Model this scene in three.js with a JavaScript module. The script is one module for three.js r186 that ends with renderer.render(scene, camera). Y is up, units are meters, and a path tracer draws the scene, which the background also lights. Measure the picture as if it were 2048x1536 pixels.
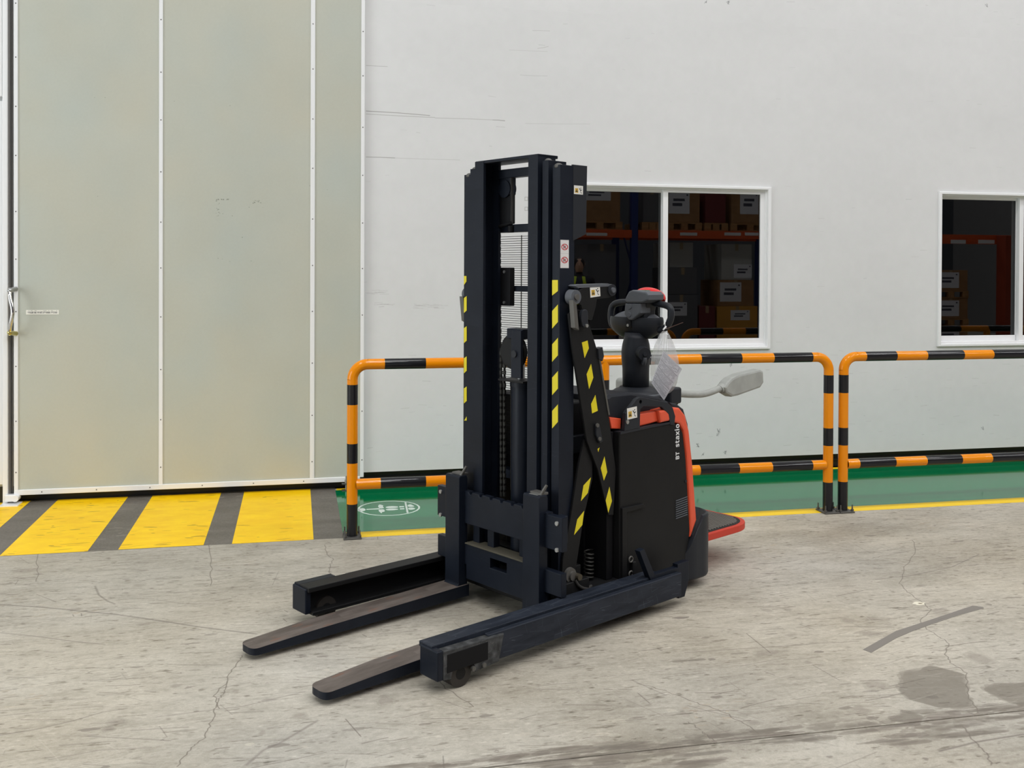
import * as THREE from 'three';
import { RoundedBoxGeometry } from 'three/addons/geometries/RoundedBoxGeometry.js';
import { TextGeometry } from 'three/addons/geometries/TextGeometry.js';
import { FontLoader } from 'three/addons/loaders/FontLoader.js';
import { MarchingCubes } from 'three/addons/objects/MarchingCubes.js';
import { RectAreaLightUniformsLib } from 'three/addons/lights/RectAreaLightUniformsLib.js';
import * as BGU from 'three/addons/utils/BufferGeometryUtils.js';

// ---------------------------------------------------------------- camera, light, exposure
RectAreaLightUniformsLib.init();
const scene = new THREE.Scene();
const F = 1962.44, CX = 1024, CY = 563.42, EYE = new THREE.Vector3(0, 1.5, 6.85);   // focal length and principal point in photo pixels
const FULL = 2 * (1536 - CY);
const camera = new THREE.PerspectiveCamera(2 * Math.atan(FULL / 2 / F) * 180 / Math.PI, 2048 / FULL, 0.1, 60);
camera.rotation.order = 'YXZ';
camera.rotation.set(-0.0100922554, -0.216172113, 0.004466675);
camera.position.copy(EYE);
camera.setViewOffset(2048, FULL, 0, FULL - 1536, 2048, 1536);
camera.updateMatrixWorld(true);
const renderer = new THREE.WebGLRenderer({ antialias: true });
renderer.toneMapping = THREE.LinearToneMapping;
renderer.toneMappingExposure = 0.64;
renderer.shadowMap.enabled = true;
scene.background = new THREE.Color(0x000000);
const LAMP = 40, DAY = 3.4;                         // ceiling lamps, daylight door (intensity)
const lampSpots = []; for (const x of [-4, 1, 6, 11, 15.4]) for (const z of [4.6, 9, 13.2]) lampSpots.push([x, z]);

// ---------------------------------------------------------------- helpers
const SA = 1.05319265, AX = new THREE.Vector3(Math.sin(SA), 0, -Math.cos(SA)), NX = new THREE.Vector3(Math.cos(SA), 0, Math.sin(SA));
const TRUCK = AX.clone().multiplyScalar(2.2).addScaledVector(NX, -3.23).add(new THREE.Vector3(0, 0, 6.85));
const dirOf = (px, py) => new THREE.Vector3((px - CX) / F, -(py - CY) / F, -1).applyQuaternion(camera.quaternion);
const hit = (px, py, nrm, d) => { const r = dirOf(px, py), t = (d - EYE.dot(nrm)) / r.dot(nrm); return EYE.clone().addScaledVector(r, t); };
const UP = new THREE.Vector3(0, 1, 0), ZED = new THREE.Vector3(0, 0, 1);
const onFloor = (px, py, h = 0) => { const p = hit(px, py, UP, h); return [p.x, p.z]; };
const onWall = (px, py, z = 0) => { const p = hit(px, py, ZED, z); return [p.x, p.y]; };
// truck coordinates: x along the truck towards its platform, z towards its right-hand side
const toTruck = (p) => { const q = p.clone().sub(TRUCK); return [q.dot(AX), p.y, q.dot(NX)]; };
const SP = (px, py, z) => toTruck(hit(px, py, NX, z + TRUCK.dot(NX)));
const FP = (px, py, x) => toTruck(hit(px, py, AX, x + TRUCK.dot(AX)));
const sideXY = (pts, z) => pts.map(([a, b]) => SP(a, b, z).slice(0, 2));

let seed = 12345; const rnd = () => { seed = (seed * 1664525 + 1013904223) >>> 0; return seed / 4294967296; };
const rr = (a, b) => a + (b - a) * rnd();
const hash = (x, y) => { let h = Math.imul(x | 0, 374761393) ^ Math.imul(y | 0, 668265263); h = Math.imul(h ^ (h >>> 13), 1274126177); return ((h ^ (h >>> 16)) >>> 0) / 4294967296; };
const noise = (x, y) => { const i = Math.floor(x), j = Math.floor(y); let u = x - i, v = y - j; u = u * u * (3 - 2 * u); v = v * v * (3 - 2 * v); const a = hash(i, j), b = hash(i + 1, j), c = hash(i, j + 1), d = hash(i + 1, j + 1); return a + (b - a) * u + (c - a) * v + (a - b - c + d) * u * v; };
const fbm = (x, y, n = 4) => { let s = 0, a = 0.5; for (let i = 0; i < n; i++) { s += a * noise(x, y); x = x * 2.03 + 17.1; y = y * 2.03 + 5.7; a *= 0.5; } return s / (1 - Math.pow(0.5, n)); };

const names = new Map();
const numbered = (n) => { const k = names.get(n) || 0; names.set(n, k + 1); return k ? n + '_' + String(k).padStart(3, '0') : n; };
function mesh(name, geo, mat, parent, label) {
  const g = Array.isArray(geo) ? BGU.mergeGeometries(geo.map((x) => (x.index ? x.toNonIndexed() : x)).map((x) => { for (const k of Object.keys(x.attributes)) if (!['position', 'normal', 'uv'].includes(k)) x.deleteAttribute(k); return x; })) : geo;
  const m = new THREE.Mesh(g, mat); m.name = parent === scene ? numbered(name) : name; m.castShadow = m.receiveShadow = true;
  if (label) m.userData.label = label;
  parent.add(m); return m;
}
function part(name, parent, label) { const g = new THREE.Group(); g.name = name; if (label) g.userData.label = label; parent.add(g); return g; }
function thing(name, label, category, pos = [0, 0, 0], turn = 0, group) { const g = new THREE.Group(); g.name = numbered(name); g.position.set(...pos); g.rotation.y = turn; g.userData = { label, category }; if (group) g.userData.group = group; scene.add(g); return g; }
function tag(o, label, category, group) { o.userData.label = label; o.userData.category = category; if (group) o.userData.group = group; return o; }
function setting(o, label, category = 'structure') { o.userData.kind = 'structure'; o.userData.label = label; o.userData.category = category; return o; }

function bx(x0, x1, y0, y1, z0, z1, r = 0) {
  const w = Math.abs(x1 - x0), h = Math.abs(y1 - y0), d = Math.abs(z1 - z0);
  const g = r > 0 ? new RoundedBoxGeometry(w, h, d, 2, Math.min(r, w * 0.49, h * 0.49, d * 0.49)) : new THREE.BoxGeometry(w, h, d);
  g.translate((x0 + x1) / 2, (y0 + y1) / 2, (z0 + z1) / 2); return metric(g);
}
function metric(g) {                                     // uv in metres, by the way each face points
  const p = g.attributes.position, n = g.attributes.normal, uv = new Float32Array(p.count * 2);
  for (let i = 0; i < p.count; i++) {
    const ax = Math.abs(n.getX(i)), ay = Math.abs(n.getY(i)), az = Math.abs(n.getZ(i));
    if (ay >= ax && ay >= az) { uv[2 * i] = p.getX(i); uv[2 * i + 1] = p.getZ(i); } else if (ax >= az) { uv[2 * i] = p.getZ(i); uv[2 * i + 1] = p.getY(i); } else { uv[2 * i] = p.getX(i); uv[2 * i + 1] = p.getY(i); }
  }
  g.setAttribute('uv', new THREE.BufferAttribute(uv, 2)); return g;
}
const shapeOf = (pts, holes = []) => { const s = new THREE.Shape(pts.map(([x, y]) => new THREE.Vector2(x, y))); for (const h of holes) s.holes.push(h.getPoints ? h : new THREE.Path(h.map(([x, y]) => new THREE.Vector2(x, y)))); return s; };
const circle = (x, y, r) => { const p = new THREE.Path(); p.absarc(x, y, r, 0, Math.PI * 2, true); return p; };
function ext(s, z0, z1, b = 0, seg = 12) {               // outline in xy, pulled from z0 to z1
  const g = new THREE.ExtrudeGeometry(s, { depth: z1 - z0 - 2 * b, bevelEnabled: b > 0, bevelSize: b, bevelThickness: b, bevelOffset: -b, bevelSegments: 2, curveSegments: seg });
  g.translate(0, 0, z0 + b); return metric(g);
}
const plate = (pts, z0, z1, b = 0, holes = []) => ext(shapeOf(pts, holes), z0, z1, b);
function plan(s, y0, y1, b = 0, seg = 12) { const g = ext(s, 0, y1 - y0, b, seg); g.rotateX(Math.PI / 2); g.translate(0, y1, 0); return metric(g); }   // outline in xz, pulled from y0 to y1
function cyl(a, b, r, r2 = r, n = 24, open = false) {
  const A = new THREE.Vector3(...a), B = new THREE.Vector3(...b), d = B.clone().sub(A), g = new THREE.CylinderGeometry(r2, r, d.length(), n, 1, open);
  g.applyQuaternion(new THREE.Quaternion().setFromUnitVectors(UP, d.normalize())); g.translate((A.x + B.x) / 2, (A.y + B.y) / 2, (A.z + B.z) / 2); return g;
}
function tube(pts, r, n = 32, k = 12, closed = false, tension = 0.5) { return new THREE.TubeGeometry(new THREE.CatmullRomCurve3(pts.map((p) => new THREE.Vector3(...p)), closed, 'catmullrom', tension), n, r, k, closed); }
const smooth = (pts, closed = true, n = 40) => new THREE.CatmullRomCurve3(pts.map(([x, y]) => new THREE.Vector3(x, y, 0)), closed, 'centripetal').getPoints(n).map((v) => [v.x, v.y]);
function roundRect(x0, x1, y0, y1, r) { const s = new THREE.Shape(); s.moveTo(x0 + r, y0); s.lineTo(x1 - r, y0); s.absarc(x1 - r, y0 + r, r, -Math.PI / 2, 0); s.lineTo(x1, y1 - r); s.absarc(x1 - r, y1 - r, r, 0, Math.PI / 2); s.lineTo(x0 + r, y1); s.absarc(x0 + r, y1 - r, r, Math.PI / 2, Math.PI); s.lineTo(x0, y0 + r); s.absarc(x0 + r, y0 + r, r, Math.PI, Math.PI * 1.5); return s; }

function canvas(w, h, draw) { const c = document.createElement('canvas'); c.width = w; c.height = h; draw(c.getContext('2d'), w, h); return c; }
function tex(c, srgb = true, rep) { const t = new THREE.CanvasTexture(c); if (srgb) t.colorSpace = THREE.SRGBColorSpace; t.wrapS = t.wrapT = THREE.RepeatWrapping; t.magFilter = THREE.LinearFilter; if (rep) t.repeat.set(rep, rep); return t; }
const std = (o) => new THREE.MeshStandardMaterial(o), phy = (o) => new THREE.MeshPhysicalMaterial(o);
const lin = (r, g, b) => new THREE.Color().setRGB(r, g, b);
function grain(size, base, spread, sx, sy, extra) {       // a small tiling-ish colour texture: base colour with blotches
  return canvas(size, size, (c) => {
    const im = c.createImageData(size, size);
    for (let y = 0; y < size; y++) for (let x = 0; x < size; x++) { const v = (fbm(x * sx / size, y * sy / size, 5) - 0.5) * 2 * spread, k = (y * size + x) * 4; for (let i = 0; i < 3; i++) im.data[k + i] = Math.max(0, Math.min(255, base[i] + v)); im.data[k + 3] = 255; }
    c.putImageData(im, 0, 0); if (extra) extra(c, size);
  });
}

// ---------------------------------------------------------------- materials
const scratch = (n, col, len, wid) => (c, s) => { for (let i = 0; i < n; i++) { c.strokeStyle = col(); c.lineWidth = rr(0.5, wid); const x = rnd() * s, y = rnd() * s, a = rr(-0.25, 0.25) + (rnd() < 0.15 ? 1.5 : 0), l = rr(0.1, 1) * len; c.beginPath(); c.moveTo(x, y); c.lineTo(x + Math.cos(a) * l, y + Math.sin(a) * l); c.stroke(); } };
const M = {};
M.navy = phy({ color: 0xffffff, specularIntensity: 0.4, map: tex(grain(512, [21, 26, 36], 6, 6, 6, scratch(60, () => `rgba(95,100,108,${rr(0.05, 0.25)})`, 60, 1.5)), true, 1.6), roughness: 0.42 });
M.navyWorn = phy({ specularIntensity: 0.5, color: 0xffffff, map: tex(grain(512, [31, 36, 46], 13, 4, 22, (c, s) => { scratch(260, () => `rgba(${rnd() < 0.4 ? '150,156,160' : '22,24,28'},${rr(0.08, 0.4)})`, 120, 2)(c, s); for (let i = 0; i < 40; i++) { c.fillStyle = `rgba(150,150,146,${rr(0.1, 0.5)})`; c.beginPath(); c.ellipse(rnd() * s, rnd() * s, rr(1, 7), rr(1, 4), rnd() * 3, 0, 7); c.fill(); } }), true, 2), roughness: 0.55 });
M.scuffed = std({ color: 0xffffff, map: tex(grain(512, [52, 53, 54], 40, 9, 9, (c, s) => scratch(200, () => `rgba(${rnd() < 0.5 ? '165,160,150' : '25,26,30'},${rr(0.15, 0.6)})`, 50, 2.5)(c, s)), true, 5), roughness: 0.7 });
M.black = phy({ color: lin(0.009, 0.009, 0.0095), roughness: 0.5, specularIntensity: 0.4 });
M.blackSatin = phy({ color: 0xffffff, specularIntensity: 0.4, map: tex(grain(512, [24, 24, 25], 4, 5, 5, scratch(25, () => `rgba(90,90,88,${rr(0.03, 0.12)})`, 90, 1)), true, 1.2), roughness: 0.5 });
M.deep = phy({ color: lin(0.005, 0.005, 0.006), roughness: 0.6, specularIntensity: 0.35 });
M.greyPlastic = phy({ color: lin(0.095, 0.102, 0.115), roughness: 0.5, specularIntensity: 0.6 });
M.darkPlastic = phy({ color: lin(0.018, 0.02, 0.025), roughness: 0.45, specularIntensity: 0.5 });
M.orangeTruck = phy({ color: lin(0.74, 0.085, 0.03), roughness: 0.4, clearcoat: 0.3, clearcoatRoughness: 0.3 });
M.redPlastic = phy({ color: lin(0.7, 0.012, 0.012), roughness: 0.3 });
M.steel = std({ color: lin(0.42, 0.42, 0.41), metalness: 0.9, roughness: 0.4 });
M.dullSteel = std({ color: lin(0.13, 0.125, 0.115), metalness: 0.6, roughness: 0.55 });
M.chain = std({ color: lin(0.035, 0.034, 0.03), metalness: 0.5, roughness: 0.45 });
M.forkSteel = std({ color: 0xffffff, map: tex(grain(512, [92, 83, 77], 26, 4, 18, (c, s) => { scratch(150, () => `rgba(${rnd() < 0.5 ? '140,128,118' : '60,48,42'},${rr(0.1, 0.4)})`, 120, 2)(c, s); for (let i = 0; i < 18; i++) { c.fillStyle = `rgba(128,72,48,${rr(0.08, 0.3)})`; c.beginPath(); c.ellipse(rnd() * s, rnd() * s, rr(8, 40), rr(4, 14), 0, 0, 7); c.fill(); } }), true, 2.2), roughness: 0.55, metalness: 0.2 });
M.rubber = std({ color: lin(0.022, 0.02, 0.018), roughness: 0.8 });
M.urethane = std({ color: lin(0.022, 0.018, 0.015), roughness: 0.6 });
M.armGrey = std({ color: 0xffffff, map: tex(grain(256, [158, 160, 155], 12, 6, 6), true, 3), roughness: 0.55 });
M.tapeYellow = std({ color: lin(0.72, 0.6, 0.01), roughness: 0.45 });
M.yellowPaint = phy({ color: 0xffffff, roughness: 0.42, specularIntensity: 0.35 });
M.white = std({ color: lin(0.72, 0.72, 0.72), roughness: 0.55 });
M.whitePaint = std({ color: lin(0.6, 0.68, 0.62), roughness: 0.4 });
M.frame = phy({ color: lin(0.84, 0.845, 0.85), roughness: 0.32, clearcoat: 0.4, clearcoatRoughness: 0.2 });
M.railOrange = phy({ color: lin(0.82, 0.26, 0.002), roughness: 0.4, specularIntensity: 0.15, clearcoat: 0.55, clearcoatRoughness: 0.035 });
M.railBlack = phy({ color: lin(0.012, 0.012, 0.014), roughness: 0.4, specularIntensity: 0.15, clearcoat: 0.55, clearcoatRoughness: 0.035 });
M.glass = phy({ color: lin(0.16, 0.165, 0.175), roughness: 0.0, ior: 1.72, transmission: 1, thickness: 0 });
M.chrome = std({ color: lin(0.7, 0.68, 0.66), metalness: 1, roughness: 0.12 });
M.brass = std({ color: lin(0.55, 0.48, 0.2), metalness: 1, roughness: 0.25 });
M.kick = std({ color: lin(0.012, 0.012, 0.012), roughness: 0.45 });
M.jamb = std({ color: lin(0.16, 0.155, 0.15), roughness: 0.5 });
M.rackBlue = std({ color: lin(0.02, 0.035, 0.16), roughness: 0.5 });
M.rackOrange = std({ color: lin(0.62, 0.09, 0.015), roughness: 0.5 });
M.card = std({ color: 0xffffff, map: tex(grain(256, [150, 112, 74], 14, 5, 9), true, 2), roughness: 0.85 });
M.wood = std({ color: 0xffffff, map: tex(grain(256, [158, 118, 74], 26, 3, 30), true, 2), roughness: 0.85 });
M.lamp = std({ color: 0xffffff, emissive: 0xffffff, emissiveIntensity: 6 });
M.dayPanel = std({ color: 0xffffff, emissive: lin(0.9, 0.97, 1), emissiveIntensity: 4 });
M.ceiling = std({ color: lin(0.3, 0.3, 0.3), roughness: 0.9 });
M.hallWall = std({ color: lin(0.2, 0.2, 0.2), roughness: 0.85 });

// ---------------------------------------------------------------- floor
const floorFine = (x, z) => {                             // concrete colour at a floor point, 0..255 per channel
  const big = fbm(x * 0.8 + 3, z * 0.9 + 7, 3) - 0.5, mid = fbm(x * 3.1, z * 5.2 + 11, 4) - 0.5, streak = fbm(x * 9 + 40, z * 44, 4) - 0.5, fine = fbm(x * 60, z * 80, 3) - 0.5, worn = fbm(x * 1.7 + 90, z * 2.3 + 31, 4);
  const speck = hash(Math.round(x * 420), Math.round(z * 520)) - 0.5, flake = fbm(x * 24 + 70, z * 90 + 9, 3);
  let v = 172 + big * 24 + mid * 30 + streak * 30 + fine * 26 + speck * 12;
  if (flake > 0.7) v -= (flake - 0.7) * 300; else if (flake < 0.28) v += (0.28 - flake) * 120;
  if (worn > 0.58) v -= (worn - 0.58) * 160 * (0.6 + streak);
  if (fine + streak > 0.3) v -= 12;
  const w = (fbm(x * 1.1 + 55, z * 1.3 + 77, 3) - 0.5) * 10;
  return [v + 1 + w * 0.6, v - 6, v - 20 - w];
};
function strokePath(c, P, pts, wid, col) { c.strokeStyle = col; c.lineWidth = wid; c.lineCap = 'round'; c.lineJoin = 'round'; c.beginPath(); pts.forEach(([x, z], i) => { const [a, b] = P(x, z); i ? c.lineTo(a, b) : c.moveTo(a, b); }); c.stroke(); }
const Lc = (pts) => pts.map(([a, b]) => onFloor(a / 2.048, 1080 + b / 2.048)), Rc = (pts) => pts.map(([a, b]) => onFloor(1200 + a / 2.415, 1080 + b / 2.415));
const cracks = [Rc([[1510, 0], [1525, 65], [1470, 130], [1450, 210], [1480, 250], [1560, 300], [1600, 340], [1540, 390], [1580, 430], [1640, 470], [1690, 500], [1665, 550], [1700, 600], [1770, 640], [1765, 700], [1790, 780], [1840, 850]]), Rc([[1750, 900], [1800, 970], [1860, 1020], [1900, 1100]]),
  Rc([[180, 690], [330, 735], [450, 780], [560, 815], [650, 860], [800, 950]]), Rc([[430, 880], [500, 930], [550, 975]]), Lc([[1330, 20], [1338, 55], [1362, 80], [1350, 110], [1352, 145]]), Lc([[1000, 470], [975, 500], [930, 560], [925, 610], [900, 650], [880, 700], [860, 760], [830, 820], [790, 850], [760, 880], [720, 934]]),
  Lc([[930, 580], [880, 640], [900, 700]]), Lc([[860, 20], [866, 120], [862, 200]]), Lc([[1760, 540], [1830, 610], [1960, 700]]), Lc([[150, 60], [156, 120], [150, 180]]), Rc([[1560, 40], [1380, 75], [1300, 90]]), Rc([[2000, 110], [1830, 120], [1700, 130]])];
const tyre = [[Lc([[0, 265], [170, 275], [320, 290], [480, 305], [650, 330], [830, 358], [1050, 385]]), 0.012, 0.32], [Lc([[0, 380], [150, 395], [300, 415], [430, 428]]), 0.008, 0.28], [Lc([[0, 800], [150, 775], [300, 740], [420, 705], [520, 690]]), 0.006, 0.3], [Lc([[0, 720], [200, 700], [420, 680]]), 0.005, 0.22], [Lc([[360, 803], [520, 812], [700, 822]]), 0.005, 0.3], [Lc([[640, 725], [800, 705], [1000, 680], [1250, 620]]), 0.006, 0.22], [Lc([[200, 900], [400, 862], [620, 850]]), 0.005, 0.22],
  [Rc([[410, 545], [640, 528], [860, 515], [1060, 498], [1250, 490]]), 0.006, 0.28], [Rc([[0, 660], [160, 650], [330, 630]]), 0.005, 0.2], [Rc([[1330, 190], [1500, 172], [1700, 130], [1830, 70]]), 0.008, 0.3], [Rc([[1640, 1020], [1820, 975], [2048, 938]]), 0.01, 0.4], [Rc([[960, 380], [1080, 382], [1200, 372]]), 0.006, 0.3], [Lc([[390, 190], [405, 225], [440, 250], [470, 262]]), 0.012, 0.25], [Lc([[640, 245], [760, 262], [880, 262]]), 0.006, 0.25],
  [Lc([[1010, 920], [1080, 860], [1150, 830], [1300, 740]]), 0.014, 0.22], [Rc([[1050, 45], [1250, 60], [1440, 45]]), 0.006, 0.25]];
const stains = [Rc([[1450, 650], [1520, 625], [1600, 610], [1690, 630], [1750, 650], [1762, 690], [1770, 730], [1795, 790], [1730, 808], [1650, 812], [1560, 790], [1480, 765], [1440, 720], [1455, 690]]), Rc([[1850, 720], [1900, 697], [1980, 692], [2060, 688], [2140, 720], [2150, 800], [2050, 800], [1990, 790], [1930, 765]]), Rc([[1390, 868], [1430, 845], [1480, 825], [1520, 838], [1555, 862], [1500, 885]])];
const blots = [[1200, 390, 55, 16], [1310, 380, 40, 12], [905, 338, 34, 9], [810, 342, 32, 12], [410, 842, 22, 9], [1650, 350, 60, 20], [1570, 265, 26, 9], [1720, 147, 20, 7], [1330, 700, 70, 18], [1260, 820, 45, 18], [920, 460, 40, 10], [540, 265, 70, 14], [660, 282, 36, 14], [1000, 592, 24, 8], [1830, 570, 70, 34], [1310, 455, 60, 20], [1440, 985, 40, 20], [810, 545, 90, 16], [740, 880, 30, 10], [990, 235, 22, 6]].map(([a, b, w, h]) => [...Rc([[a, b]])[0], w, h]);
const blotsL = [[110, 125, 100, 20], [720, 597, 30, 9], [965, 622, 20, 9], [480, 745, 50, 14], [440, 775, 36, 12], [590, 345, 40, 8], [570, 185, 40, 14], [1230, 720, 40, 16], [1075, 790, 16, 10], [1580, 660, 50, 24], [320, 245, 26, 12]].map(([a, b, w, h]) => [...Lc([[a, b]])[0], w, h]);
function floorTexture(x0, x1, z0, z1, W, H, count, seed0) {
  seed = seed0;
  return canvas(W, H, (c) => {
    const im = c.createImageData(W, H), d = im.data, sx = (x1 - x0) / W, sz = (z1 - z0) / H;
    for (let j = 0; j < H; j++) for (let i = 0; i < W; i++) { const q = floorFine(x0 + i * sx, z0 + j * sz), k = (j * W + i) * 4; d[k] = q[0]; d[k + 1] = q[1]; d[k + 2] = q[2]; d[k + 3] = 255; }
    c.putImageData(im, 0, 0);
    const P = (x, z) => [(x - x0) / sx, (z - z0) / sz], m = 1 / sx;
    const blob = (x, z, w, h, col) => { c.fillStyle = col; c.beginPath(); for (let k = 0; k < 26; k++) { const a = k / 26 * Math.PI * 2, r = 0.7 + 0.5 * noise(x * 9 + Math.cos(a) * 2 + 30, z * 9 + Math.sin(a) * 2 + 30), [u, v] = P(x + Math.cos(a) * w * r, z + Math.sin(a) * h * r); k ? c.lineTo(u, v) : c.moveTo(u, v); } c.fill(); };
    for (const s of stains) { for (let e = 0; e < 3; e++) { c.fillStyle = 'rgba(108,101,90,0.28)'; c.beginPath(); smooth(s, true, 90).forEach(([x, z], i) => { const w = 0.012 * (noise(x * 30 + e, z * 30) - 0.5) * 2, [u, v] = P(x + w + e * 0.003, z + w); i ? c.lineTo(u, v) : c.moveTo(u, v); }); c.fill(); } }
    for (const [x, z, w, h] of [...blots, ...blotsL]) { blob(x, z, w / 2.3 * 0.0019, h * 0.0022, 'rgba(120,113,103,0.16)'); blob(x, z, w / 3.2 * 0.0019, h * 0.0016, 'rgba(112,105,96,0.16)'); }
    for (let i = 0; i < count; i++) {                     // scuffs and small dark flecks
      const x = x0 + rnd() * (x1 - x0), z = z0 + rnd() * (z1 - z0), a = rr(-0.35, 0.35) + (rnd() < 0.1 ? rr(0.5, 1.4) : 0), l = Math.pow(rnd(), 3) * 0.22 + 0.008, dark = rnd() < 0.62;
      strokePath(c, P, [[x, z], [x + Math.cos(a) * l * 0.5, z + Math.sin(a) * l * 0.5 + rr(-0.004, 0.004)], [x + Math.cos(a) * l, z + Math.sin(a) * l]], Math.max(0.6, rr(0.0008, 0.0042) * m), dark ? `rgba(${rnd() < 0.3 ? '60,51,44' : '92,85,78'},${rr(0.1, 0.55)})` : `rgba(214,208,196,${rr(0.1, 0.35)})`);
    }
    for (let i = 0; i < count * 0.05; i++) { const x = x0 + rnd() * (x1 - x0), z = z0 + rnd() * (z1 - z0); blob(x, z, rr(0.008, 0.045), rr(0.003, 0.014), rnd() < 0.7 ? `rgba(96,88,80,${rr(0.15, 0.5)})` : `rgba(212,204,186,${rr(0.15, 0.4)})`); }
    for (let i = 0; i < 14; i++) { const x = x0 + rnd() * (x1 - x0), z = z0 + rnd() * (z1 - z0); for (let k = 0; k < 26; k++) blob(x + rr(-0.16, 0.16), z + rr(-0.09, 0.09), rr(0.004, 0.03), rr(0.002, 0.008), `rgba(${rnd() < 0.5 ? '168,138,100' : '146,124,98'},${rr(0.06, 0.2)})`); }
    for (const [p, w, a] of tyre) { strokePath(c, P, p, w * m, `rgba(104,97,90,${a})`); strokePath(c, P, p, w * m * 0.35, `rgba(80,73,68,${a * 0.9})`); }
    for (const p of cracks) { const q = []; p.forEach((a, i) => { if (i) { const b = p[i - 1]; for (let k = 0; k < 6; k++) { const t = k / 6; q.push([b[0] + (a[0] - b[0]) * t + rr(-0.006, 0.006), b[1] + (a[1] - b[1]) * t + rr(-0.006, 0.006)]); } } }); strokePath(c, P, q, 0.0045 * m, 'rgba(128,120,108,0.4)'); strokePath(c, P, q, Math.max(0.8, 0.0016 * m), 'rgba(78,70,62,0.9)'); }
    const [cx, cz] = Rc([[1540, 306]])[0]; blob(cx, cz, 0.03, 0.02, 'rgba(232,226,205,0.9)'); blob(cx + 0.006, cz + 0.002, 0.012, 0.006, 'rgba(120,105,85,0.9)');
    for (let i = 0; i < 900; i++) { const x = rr(-0.6, 4.4), z = 3.95 + (rnd() < 0.35 ? rr(-0.07, 0) : rr(0, 0.13)); if (noise(x * 3, 5) < 0.3 && z > 4.0) continue; blob(x, z, rr(0.02, 0.09), rr(0.004, 0.016), `rgba(108,100,90,${rr(0.25, 0.5)})`); }   // dirt trodden out along the joint
  });
}
const floorBase = bx(-7.4, 17.4, -0.25, -0.03, -0.5, 16.4);
const floor = setting(mesh('floor', floorBase, M.hallWall, scene), 'grey worn concrete warehouse floor with painted lanes', 'floor');
const rough = tex(canvas(512, 512, (c) => { const im = c.createImageData(512, 512); for (let y = 0; y < 512; y++) for (let x = 0; x < 512; x++) { const v = 120 + 70 * fbm(x / 40, y / 16, 4) , k = (y * 512 + x) * 4; im.data[k] = im.data[k + 1] = im.data[k + 2] = v; im.data[k + 3] = 255; } c.putImageData(im, 0, 0); }), false, 1);
function slab(x0, x1, z0, z1, W, H, n, s) {
  const g = bx(x0, x1, -0.03, 0, z0, z1), p = g.attributes.position, uv = g.attributes.uv;
  for (let i = 0; i < p.count; i++) uv.setXY(i, (p.getX(i) - x0) / (x1 - x0), 1 - (p.getZ(i) - z0) / (z1 - z0));
  mesh('concrete_slab', g, std({ map: tex(floorTexture(x0, x1, z0, z1, W, H, n, s)), roughnessMap: rough, roughness: 0.95 }), floor);
}
slab(-2.6, 1.3, 0, 3.947, 2048, 2048, 6500, 11);
slab(1.3, 5.2, 0, 3.947, 2048, 2048, 6500, 22);
slab(-1.5, 4.5, 3.953, 6.9, 2048, 1024, 3600, 33);
{ const cheap = tex(grain(512, [160, 154, 142], 20, 8, 16), true, 0.4), m = std({ map: cheap, roughness: 0.6 });
  for (const [a, b, c, d] of [[-7.2, -2.6, 0, 3.947], [5.2, 17.2, 0, 3.947], [-7.2, -1.5, 3.953, 6.9], [4.5, 17.2, 3.953, 6.9], [-7.2, 17.2, 6.905, 16.2]]) mesh('concrete_slab', bx(a, b, -0.03, 0, c, d), m, floor); }
// painted zones: coats of paint a fraction of a millimetre thick
const coat = (name, x0, x1, z0, z1, m, y = 0.0008, label) => mesh(name, bx(x0, x1, 0, y, z0, z1), m, floor, label);
seed = 77;
M.greyZone = std({ color: 0xffffff, map: tex(canvas(1024, 512, (c, w, h) => { const im = c.createImageData(w, h); for (let y = 0; y < h; y++) for (let x = 0; x < w; x++) { const v = 98 + 26 * (fbm(x / 90, y / 22, 4) - 0.5) + 16 * (noise(x / 3, y / 2) - 0.5), k = (y * w + x) * 4; im.data[k] = v + 3; im.data[k + 1] = v - 2; im.data[k + 2] = v - 9; im.data[k + 3] = 255; } c.putImageData(im, 0, 0); for (let i = 0; i < 220; i++) { c.strokeStyle = `rgba(${rnd() < 0.6 ? '185,178,165' : '70,64,58'},${rr(0.1, 0.6)})`; c.lineWidth = rr(0.6, 3); const x = rnd() * w, y = rnd() * h, l = rr(5, 50); c.beginPath(); c.moveTo(x, y); c.lineTo(x + l, y + rr(-5, 5)); c.stroke(); } }), true, 0.45), roughness: 0.5 });
coat('grey_zone', -3.2, 0.262, -0.1, 1.278, M.greyZone, 0.0006, 'dark grey painted floor strip in front of the sliding door');
const yellowTex = (x0, x1, z0, z1, k, worn) => canvas(Math.round((x1 - x0) * 700), Math.round((z1 - z0) * 700), (c, w, h) => {
  seed = 500 + k; c.fillStyle = 'rgb(250,203,18)'; c.fillRect(0, 0, w, h);
  const im = c.getImageData(0, 0, w, h); for (let y = 0; y < h; y++) for (let x = 0; x < w; x++) { const v = 26 * (fbm(x / 60 + k * 9, y / 40, 4) - 0.5), q = (y * w + x) * 4; im.data[q] += v * 0.6; im.data[q + 1] += v; im.data[q + 2] += v * 0.5; } c.putImageData(im, 0, 0);
  for (let i = 0; i < worn; i++) { const x = rnd() * w, y = h * (1 - Math.pow(rnd(), 1.4)), l = rr(3, 34), t = rr(1, 5); c.fillStyle = `rgba(${rnd() < 0.6 ? '128,98,52' : '150,112,28'},${rr(0.15, 0.75)})`; c.beginPath(); c.ellipse(x, y, l, t, rr(-0.3, 0.3), 0, 7); c.fill(); }
});
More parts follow.
